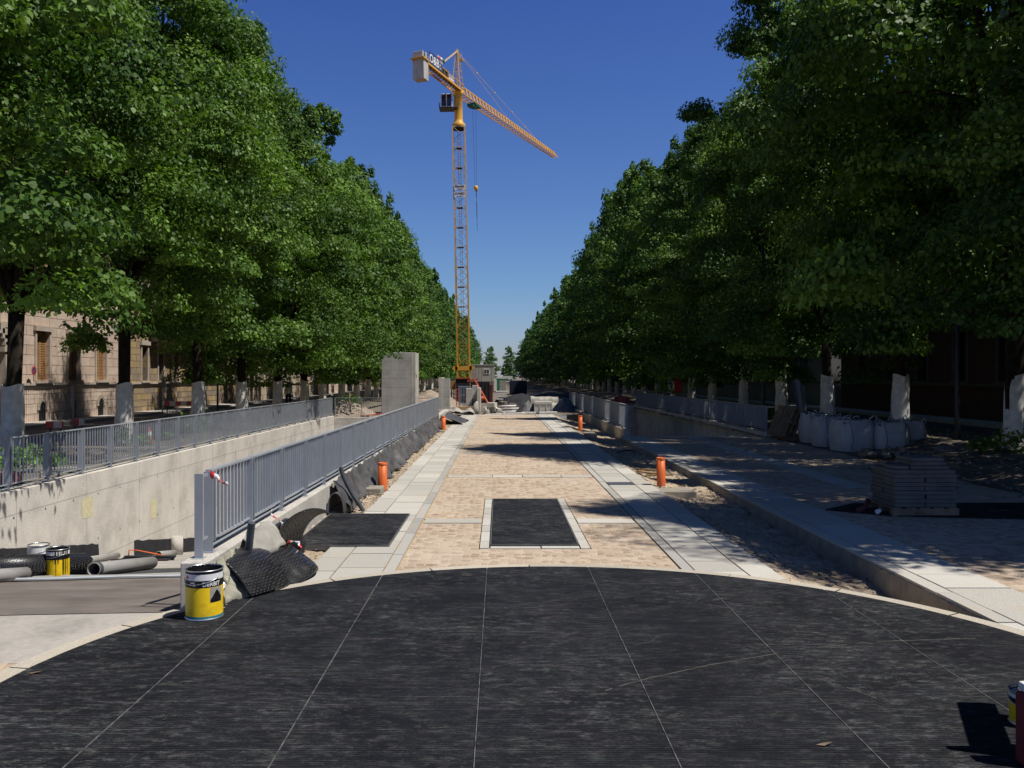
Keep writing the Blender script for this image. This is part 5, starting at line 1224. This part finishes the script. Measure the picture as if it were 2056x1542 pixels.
# blue plastic cover on a stake
e = empty("plastic_cover", (onleft(1603, 30), 30, .2), "blue-white plastic cover hanging on a stake behind the bulk bags", "plastic cover")
b = MB(); b.grid(lambda a, t_: (-.22+.42*a*(1-.35*t_)+.22*t_+.03*math.sin(a*14), .08*math.sin(a*9)+.05*nz(a*5, t_*5, 1), 1.75-1.35*t_-.35*abs(a-.35)*(1-t_)), 16, 16); b.build("sheet", M['tarpblue'], e, solid=.004)
b = MB(); b.tube([(.18, .1, -.2), (.18, .1, 1.5)], .025, 6); b.build("stake", M['oldwood'], e)
# red board and red cloth
pbox("red_board", 1354, 1369, 763, 789, 50, .08, M['redp'], "bright red panel standing between the right trunks", "panel")
e = empty("red_sheet", (P(1263, 757, 60).x, 60, 0), "crumpled red sheet on the short railing of the right ramp", "sheet")
b = MB(); b.grid(lambda a, t_: (-1.0+1.4*a, .1*math.sin(a*9), .1+.62*t_*(.7+.3*math.sin(a*5))), 16, 5); b.build("cloth", M['redp'], e, solid=.01)
# dark poles
for i, (u, y, l) in enumerate([(1922, 23.0, "dark slim pole between the bulk bags and the nearest right trunk"), (1532, 33, "dark slim pole left of the leaning pallets")]):
    x = onleft(u, y); e = empty("lamp_pole", (x, y, 0), l, "pole"); b = MB(); b.tube([(0,0,0), (0,0,.9), (0,0,7.5)], [.10,.07,.05], 8); b.build("pole", M['steel'], e); b = MB(); b.lathe([(.16,0),(.16,.1),(.1,.14)], 12); b.build("foot", M['steel'], e)
# dirt gully details: boards and cable
b = MB(); b.bar((2.98, 18.4, -.02), (3.35, 17.6, .0), .12, .03); b.bar((2.95, 17.6, -.03), (3.5, 17.3, .03), .09, .025); b.bar((3.1, 18.9, -.03), (3.5, 18.2, .02), .1, .025); tag(b.build("timber_offcuts", M['wood']), "yellow timber offcuts lying in the gully behind the orange pipe", "boards")
b = MB(); b.tube([(3.3+.5*math.sin(k*.5)*.5+.12*k, 24+.5*math.sin(k*.9), -.12-.01*k+.05*math.sin(k)) for k in range(9)], .02, 6); tag(b.build("black_cable", M['cable']), "black cable trailing through the far shaded gully", "cable")
# stones scattered in gully and strip (each group reads as gravel)
def stones(name, fn, n, s0, s1, mat, label, seed):
    r_ = random.Random(seed); b = MB()
    ico = [(0,0,1),(.89,0,.45),(.28,.85,.45),(-.72,.53,.45),(-.72,-.53,.45),(.28,-.85,.45),(.72,.53,-.45),(-.28,.85,-.45),(-.89,0,-.45),(-.28,-.85,-.45),(.72,-.53,-.45),(0,0,-1)]
    fc = [(0,1,2),(0,2,3),(0,3,4),(0,4,5),(0,5,1),(1,6,2),(2,7,3),(3,8,4),(4,9,5),(5,10,1),(2,6,7),(3,7,8),(4,8,9),(5,9,10),(1,10,6),(6,11,7),(7,11,8),(8,11,9),(9,11,10),(10,11,6)]
    for i in range(n):
        x, y, z = fn(r_); s_ = s0+(s1-s0)*r_.random()**3
        sx_, sy_, sz_ = s_*r_.uniform(.7, 1.4), s_*r_.uniform(.7, 1.4), s_*r_.uniform(.4, .8)
        b.add([(x+p[0]*sx_*r_.uniform(.8,1.2), y+p[1]*sy_*r_.uniform(.8,1.2), z+sz_*.4+p[2]*sz_) for p in ico], fc)
    o = b.build(name, mat); tag(o, label, "gravel", kind='stuff')
def gy(r_):
    x = PR+r_.random()*(KR-PR-.05); y = 7.2+21*r_.random()**1.5; return x, y, gz(x, y)
stones("gravel", gy, 3200, .006, .035, M['gravel'], "loose stones strewn over the dirt gully", 1)
def sy(r_):
    a = r_.random(); y = 7.9+30*r_.random()**1.5; y = y if not 9.9 < y < 12.6 else 12.7+r_.random()*3; return MW1+.02+(PL-MW1)*a, y, -.0+.05*(1-a)
stones("gravel", sy, 1500, .005, .028, M['gravel'], "loose stones along the sandy strip by the railing wall", 2)
def ly(r_):
    x = -12.8+4.4*r_.random(); y = 10+32*r_.random(); return x, y, .05+.05*nz(x, y, 1.3)+.03*nz(x, y, 4)
stones("gravel", ly, 2200, .015, .06, M['gravel'], "loose stones on the bed under the left trees", 3)
def ry(r_):
    x = 9.0+5*r_.random(); y = 14+22*r_.random(); return x, y, min(.32, max(-.02, (x-9.6)*.16))+.05*nz(x, y, 1.1)
stones("gravel", ry, 1200, .015, .07, M['rubble'], "dark stones on the bed under the right trees", 4)

# ------------------------------------------------------------------ foliage
def mesh_np(name, verts, quads, mat, attr=None):
    me = bpy.data.meshes.new(name); nv, nf = len(verts), len(quads); K = quads.shape[1]
    me.vertices.add(nv); me.vertices.foreach_set("co", verts.astype(np.float32).ravel())
    me.loops.add(nf*K); me.loops.foreach_set("vertex_index", quads.astype(np.int32).ravel())
    me.polygons.add(nf); me.polygons.foreach_set("loop_start", np.arange(0, nf*K, K, dtype=np.int32)); me.polygons.foreach_set("loop_total", np.full(nf, K, dtype=np.int32))
    me.materials.append(mat); me.update(calc_edges=True)
    if attr is not None:
        a = me.attributes.new('leafvar', 'FLOAT', 'FACE'); a.data.foreach_set('value', attr.astype(np.float32))
    return me
def leaves(rng, c, out, size, up=.55, jit=.75, droop=.5, var=None, six=False):
    n = len(c); nrm = out*.55+np.array([0, 0, up])+rng.normal(0, jit, (n, 3)); nrm /= np.linalg.norm(nrm, axis=1)[:, None]
    d = out+rng.normal(0, .7, (n, 3))-np.array([0, 0, droop]); d -= nrm*np.sum(d*nrm, 1)[:, None]; d /= np.linalg.norm(d, axis=1)[:, None]+1e-9
    s = np.cross(nrm, d); L = size*rng.uniform(.6, 1.35, n)[:, None]; Wd = L*rng.uniform(.36, .5, n)[:, None]
    base = c-d*L*.5; tip = c+d*L*.5-nrm*L*.12; le = c-d*L*.08+s*Wd-nrm*L*.08; ri = c-d*L*.08-s*Wd-nrm*L*.08
    if six:
        W1, W2 = Wd*1.05, Wd*.75; f1, f2 = nrm*L*.07, nrm*L*.06
        v = np.stack([base, c-d*L*.27+s*W1-f1, c+d*L*.10+s*W2-f2, tip, c+d*L*.10-s*W2-f2, c-d*L*.27-s*W1-f1], 1).reshape(-1, 3); q = np.arange(n*6).reshape(-1, 6)
    else:
        v = np.stack([base, le, tip, ri], 1).reshape(-1, 3); q = np.arange(n*4).reshape(-1, 4)
    return v, q, (rng.random(n)*.75+rng.random(n)*.25 if var is None else np.clip(var+rng.normal(0, .16, n), 0, 1))
def crown_mesh(seed, H, Rm, nclump, per, size, mat, zb=3.75, csz=.80, six=False, shape=(.50, .95, 1.0, .76, .45, .10)):
    rng = np.random.default_rng(seed)
    prof = lambda t: np.interp(t, [0, .12, .38, .62, .85, 1.0], shape)
    t = rng.random(nclump*3); keep = rng.random(len(t)) < prof(t)*.85+.15; t = t[keep][:nclump]; n = len(t)
    th = rng.random(n)*2*np.pi; ph = rng.random(8)*6.28
    lob = 1+.17*np.sin(3*th+ph[0]+4*t)+.12*np.sin(5*th+ph[1]-7*t)+.13*np.sin(13*t+ph[2]+th)
    rr = Rm*prof(t)*lob*np.where(rng.random(n) < .72, .72+.30*rng.random(n), .15+.5*rng.random(n))
    ztop = zb+(H-zb)*t+(.75*np.sin(2*th+ph[4])+rng.normal(0, .35, n))*(t < .14)
    c = np.stack([rr*np.cos(th), rr*np.sin(th), ztop-.09*rr*rr*.5*(1-t)], 1)
    # upright leaders at the top and odd sprays reaching out
    nt = int(nclump*.14); a = rng.random(nt)*6.28; q = rng.random(nt)**.6
    nl = 7; li = rng.integers(0, nl, nt); lx = Rm*.42*np.cos(np.arange(nl)*2.4+ph[3])*rng.uniform(.3, 1, nl); ly_ = Rm*.42*np.sin(np.arange(nl)*2.4+ph[3])*rng.uniform(.3, 1, nl); lh = H+rng.uniform(-1.8, .7, nl)
    lxy = np.stack([lx, ly_], 1); c2 = np.stack([lx[li]+.2*np.cos(a), ly_[li]+.2*np.sin(a), lh[li]-2.6*(1-q)], 1); c2[:, :2] = lxy[li]+(c2[:, :2]-lxy[li])*(1+2.0*(1-q))[:, None]
    c = np.concatenate([c, c2]); rad = np.concatenate([csz*rng.uniform(.65, 1.45, n), .30+.38*(1-q)])
    cv = rng.random(len(c))
    idx = np.repeat(np.arange(len(c)), per); m = len(idx)
    g = rng.normal(0, 1, (m, 3)); g /= np.linalg.norm(g, axis=1)[:, None]; g *= (rng.random(m)**.35)[:, None]; g[:, 2] = np.where(g[:, 2] < 0, g[:, 2]*.55, g[:, 2])
    sc = rad[idx][:, None]*np.array([1.25, 1.25, .60]); 
    sc[idx >= n] = rad[idx[idx >= n]][:, None]*np.array([1, 1, 1.6])
    p = c[idx]+g*sc
    dr = np.hypot(g[:, 0], g[:, 1]); p[:, 2] -= .42*dr*dr*rad[idx]
    out = p*np.array([1, 1, 0]); out /= np.linalg.norm(out, axis=1)[:, None]+1e-6
    out = out*.35+g*1.0
    v, q_, av = leaves(rng, p, out, size, up=.50, jit=.40, var=.05+.85*cv[idx], six=six)
    return mesh_np("crown", v, q_, mat, av)
def limb_mesh(seed, H, Rm, tw=.2, full=True):
    r_ = random.Random(seed); b = MB()
    fork = r_.uniform(3.3, 4.2); lean = (r_.uniform(-.12, .12), r_.uniform(-.12, .12))
    b.tube([(0,0,-.1), (0,0,.3), (lean[0]*.4, lean[1]*.4, 1.6), (lean[0], lean[1], fork)], [tw*1.35, tw*1.08, tw*.95, tw*1.05], 12)
    base = Vector((lean[0], lean[1], fork-.15))
    nl = 6 if full else 4
    for k in range(nl):
        a = 2*math.pi*(k+r_.random()*.6)/nl; out = r_.uniform(.25, .55)*Rm; top = fork+(H-fork)*r_.uniform(.50, .80)
        p1 = base+Vector((math.cos(a)*out*.35, math.sin(a)*out*.35, 1.0+r_.random())); p2 = Vector((math.cos(a)*out*.75, math.sin(a)*out*.75, (fork+top)/2)); p3 = Vector((math.cos(a+.2)*out, math.sin(a+.2)*out, top))
        b.tube([base, p1, p2, p3], [tw*.6, tw*.45, tw*.28, tw*.08], 7)
        if full:
            for j in range(4):
                f = r_.random(); q = p1.lerp(p2, f) if j < 2 else p2.lerp(p3, f*.7); a2 = a+r_.uniform(-1.2, 1.2); L = r_.uniform(.35, .7)*Rm*.62
                b.tube([q, q+Vector((math.cos(a2)*L*.5, math.sin(a2)*L*.5, .35)), q+Vector((math.cos(a2)*L, math.sin(a2)*L, .3+r_.uniform(-.3, .6)))], [tw*.28, tw*.18, tw*.06], 5)
    b.tube([base, (0, 0, fork+2.5), (r_.uniform(-.3, .3), r_.uniform(-.3, .3), H*.84)], [tw*.75, tw*.5, tw*.1], 8)
    return b
def wrap_mb(seed, tw=.2, h=1.78):
    b = MB()
    def f(a, t_):
        an = a*2*math.pi; r_ = tw*(1.42-.30*t_)+.018*nz(math.cos(an)*2+seed, math.sin(an)*2, 1, t_*3)+.010*math.sin(an*5+t_*9+seed)
        return (r_*math.cos(an), r_*math.sin(an), -.05+(h+.05)*t_+.04*math.sin(an*2+seed)*(t_ > .9))
    b.grid(f, 26, 12); return b
protos = []
def proto(seed, H, Rm, nc, per, size, mat, full, tw=.2, **kw):
    cm = crown_mesh(seed, H, Rm, nc, per, size, mat, **kw)
    lo = limb_mesh(seed, H, Rm, tw, full).build("trunk", M['bark']); wo_ = wrap_mb(seed, tw).build("trunk_wrap", M['wrap'])
    lm, wm = lo.data, wo_.data; bpy.data.objects.remove(lo); bpy.data.objects.remove(wo_)
    return (cm, lm, wm)
near = [proto(101+i, 17.0, 4.2, 215, 470, .113, M['leaf'], True, six=True) for i in range(4)]
mid = [proto(201+i, 17.0, 4.3, 200, 135, .20, M['leaf'], True) for i in range(3)]
far = [proto(301+i, 17.0, 4.4, 170, 62, .33, M['leaf_far'], False) for i in range(3)]
ORD = ["first", "second", "third", "fourth", "fifth", "sixth", "seventh", "eighth", "ninth", "tenth", "eleventh", "twelfth", "thirteenth", "fourteenth", "fifteenth", "sixteenth", "seventeenth", "eighteenth", "nineteenth"]
def ordn(n):
    if n <= 19: return ORD[n-1]
    t_, u_ = divmod(n, 10); T = {2: "twenty", 3: "thirty", 4: "forty", 5: "fifty", 6: "sixty"}[t_]
    return ({2: "twentieth", 3: "thirtieth", 4: "fortieth", 5: "fiftieth", 6: "sixtieth"}[t_]) if u_ == 0 else T+"-"+ORD[u_-1]
def tree(x, y, kind, var, sz, sx, rz, label, group, gz_=0, dz=0):
    cm, lm, wm = kind[var % len(kind)]
    e = empty("linden_tree", (x, y, gz_), label, "tree", group, rz=rz)
    e.rotation_euler.x = rt.uniform(-.018, .018); e.rotation_euler.y = rt.uniform(-.018, .018)
    for nm, me in (("trunk", lm), ("crown", cm), ("trunk_wrap", wm)):
        o = bpy.data.objects.new(nm, me); S.collection.objects.link(o); o.parent = e
        if nm == "trunk_wrap": o.scale = (1, 1, 1)
        else: o.scale = (sx, sx*.80, sz*(1-dz/17) if nm == 'crown' else sz); o.location.z = dz if nm == 'crown' else 0
    return e
rt = random.Random(77)
LX, RX = -11.2, 12.3
lh = {-1: .97, 0: 1.02, 1: 1.06, 2: .96, 3: 1.02, 4: .95, 5: 1.0, 6: .93, 7: 1.0, 8: 1.05}
for k in range(-1, 43):
    y = 19.9+5.85*k; kd = near if k <= 4 else (mid if k < 17 else far)
    hs_ = lh.get(k, 1.02+.06*math.sin(k*1.7)+rt.uniform(-.03, .03)); wsx = 1.0+rt.uniform(-.04, .06)
    if k > 30: wsx = 1.0+.35*(k-30)/12
    dzl = rt.uniform(-.3, .3)-(1.2 if k >= 3 else 0)
    if k in (0, 1, 2, 3): wsx *= .93
    n_ = k+1
    lab = "leftmost linden at the frame edge, mostly crown, trunk out of view" if n_ == 0 else ordn(n_)+" wrapped-trunk linden of the left row, counted away from the camera"
    tree(LX+rt.uniform(-.12, .12), y, kd, k+1, hs_, wsx, rt.choice((0, math.pi))+rt.uniform(-.35, .35), lab, "lindens of the left row", .03, dzl)
rh = {-2: 1.12, -1: .84, 0: 1.34, 1: 1.26, 2: .95, 3: 1.18, 4: .93, 5: .96, 6: .98, 7: 1.0, 8: 1.02, 9: 1.1, 10: 1.16, 11: 1.18, 12: 1.15, 13: 1.1, 14: 1.1}
for k in range(-2, 56):
    y = 20.3+5.80*k+(1.2 if k == -2 else 0); kd = near if k <= 5 else (mid if k < 17 else far)
    hs_ = rh.get(k, 1.04+.05*math.sin(k*2.1)+rt.uniform(-.03, .03)); wsx = (.94 if k < 9 else 1.05)+rt.uniform(-.04, .05)
    if k == 2: wsx = .86
    if k == 0: wsx = 1.15
    if k == -2: wsx = 1.12
    if k > 40: wsx = 1.05+.3*(k-40)/15
    n_ = k+1
    lab = "linden beyond the right frame edge that only throws its shadow" if n_ < 0 else "rightmost linden at the frame edge, only its crown in view" if n_ == 0 else ordn(n_)+" linden of the shaded right row, counted away from the camera"
    tree(RX+rt.uniform(-.12, .12), y, kd, k+3, hs_, wsx, rt.choice((0, math.pi))+rt.uniform(-.35, .35), lab, "lindens of the right row", .28, (-1.7 if k >= 2 else -1.2)+rt.uniform(-.25, .2))
tree(-4.9, 440, far, 0, 1.02, 1.2, 1, "lone small far linden left of the avenue's end gap", "lindens closing the avenue", 0, -2.6)
tree(5.2, 445, far, 1, 1.02, 1.2, 2, "lone small far linden right of the avenue's end gap", "lindens closing the avenue", 0, -2.6)
tree(-16.5, 455, far, 2, 1.0, 1.15, 1, "second far linden left of the avenue's end gap", "lindens closing the avenue", 0, -2.6)
tree(16.6, 450, far, 0, 1.0, 1.1, 2, "second far linden right of the avenue's end gap", "lindens closing the avenue", 0, -2.6)
tree(-5.6, 620, far, 1, 1.0, 1.1, 4, "faintest linden showing low in the left of the end gap", "lindens closing the avenue", 0, -2.6)
tree(6.0, 640, far, 2, 1.0, 1.1, 4, "faintest linden showing low in the right of the end gap", "lindens closing the avenue", 0, -2.6)
for i, m_ in enumerate(near+mid+far): pass

# weeds
def weed(x, y, z, r_, h, label, seed):
    rng = np.random.default_rng(seed); n = int(260*r_/.4)
    p = rng.normal(0, 1, (n, 3)); p /= np.linalg.norm(p, axis=1)[:, None]; p *= (rng.random(n)**.5)[:, None]; p = p*np.array([r_, r_, h*.5])+np.array([0, 0, h*.5])
    out = p/np.array([r_, r_, h]); v, q, av = leaves(rng, p, out, .09, jit=.6, droop=0)
    wm_ = M['weed'] if x < 0 else M['leaf']
    e = empty("weed_clump", (x, y, z), label, "plant", "green weeds round the left trunks")
    o = bpy.data.objects.new("foliage", mesh_np("foliage", v, q, wm_, av)); S.collection.objects.link(o); o.parent = e
    b = MB(); [b.bar((0, 0, -.05), (r_*.6*math.cos(a), r_*.6*math.sin(a), h*.7), .008) for a in (0, 1.3, 2.6, 3.9, 5.2)]; b.build("stem", M['weed'], e)
for i, (u, y, r_, h, lab) in enumerate([(45, 17.6, .55, .60, "large bright weed clump at the foot of the nearest left trunk"), (108, 18.2, .32, .30, "low weed clump right of the nearest left trunk"), (240, 24.3, .42, .55, "weed clump at the foot of the second left trunk"), (285, 23.6, .35, .38, "weed clump between second trunk and the small cone"),
        (372, 29.6, .5, .72, "weed clump left of the third left trunk"), (408, 29.9, .40, .55, "weed clump right of the third left trunk"), (335, 26.5, .3, .25, "tiny weed clump between second and third left trunks"), (700, 45.5, .8, .85, "bright weeds on the back of the gravel pile")]):
    weed(onleft(u, y), y, .08 if y < 40 else .3, r_, h, lab, 50+i)
for i, (u, y, r_, h, lab) in enumerate([(2040, 19.3, .6, .6, "dark weeds at the foot of the nearest right trunk"), (1975, 19.8, .4, .35, "low dark weeds left of the nearest right trunk"), (1545, 33.5, .7, .5, "dark shaded weeds behind the leaning pallets")]):
    weed(onleft(u, y), y, .28, r_, h, lab, 80+i)
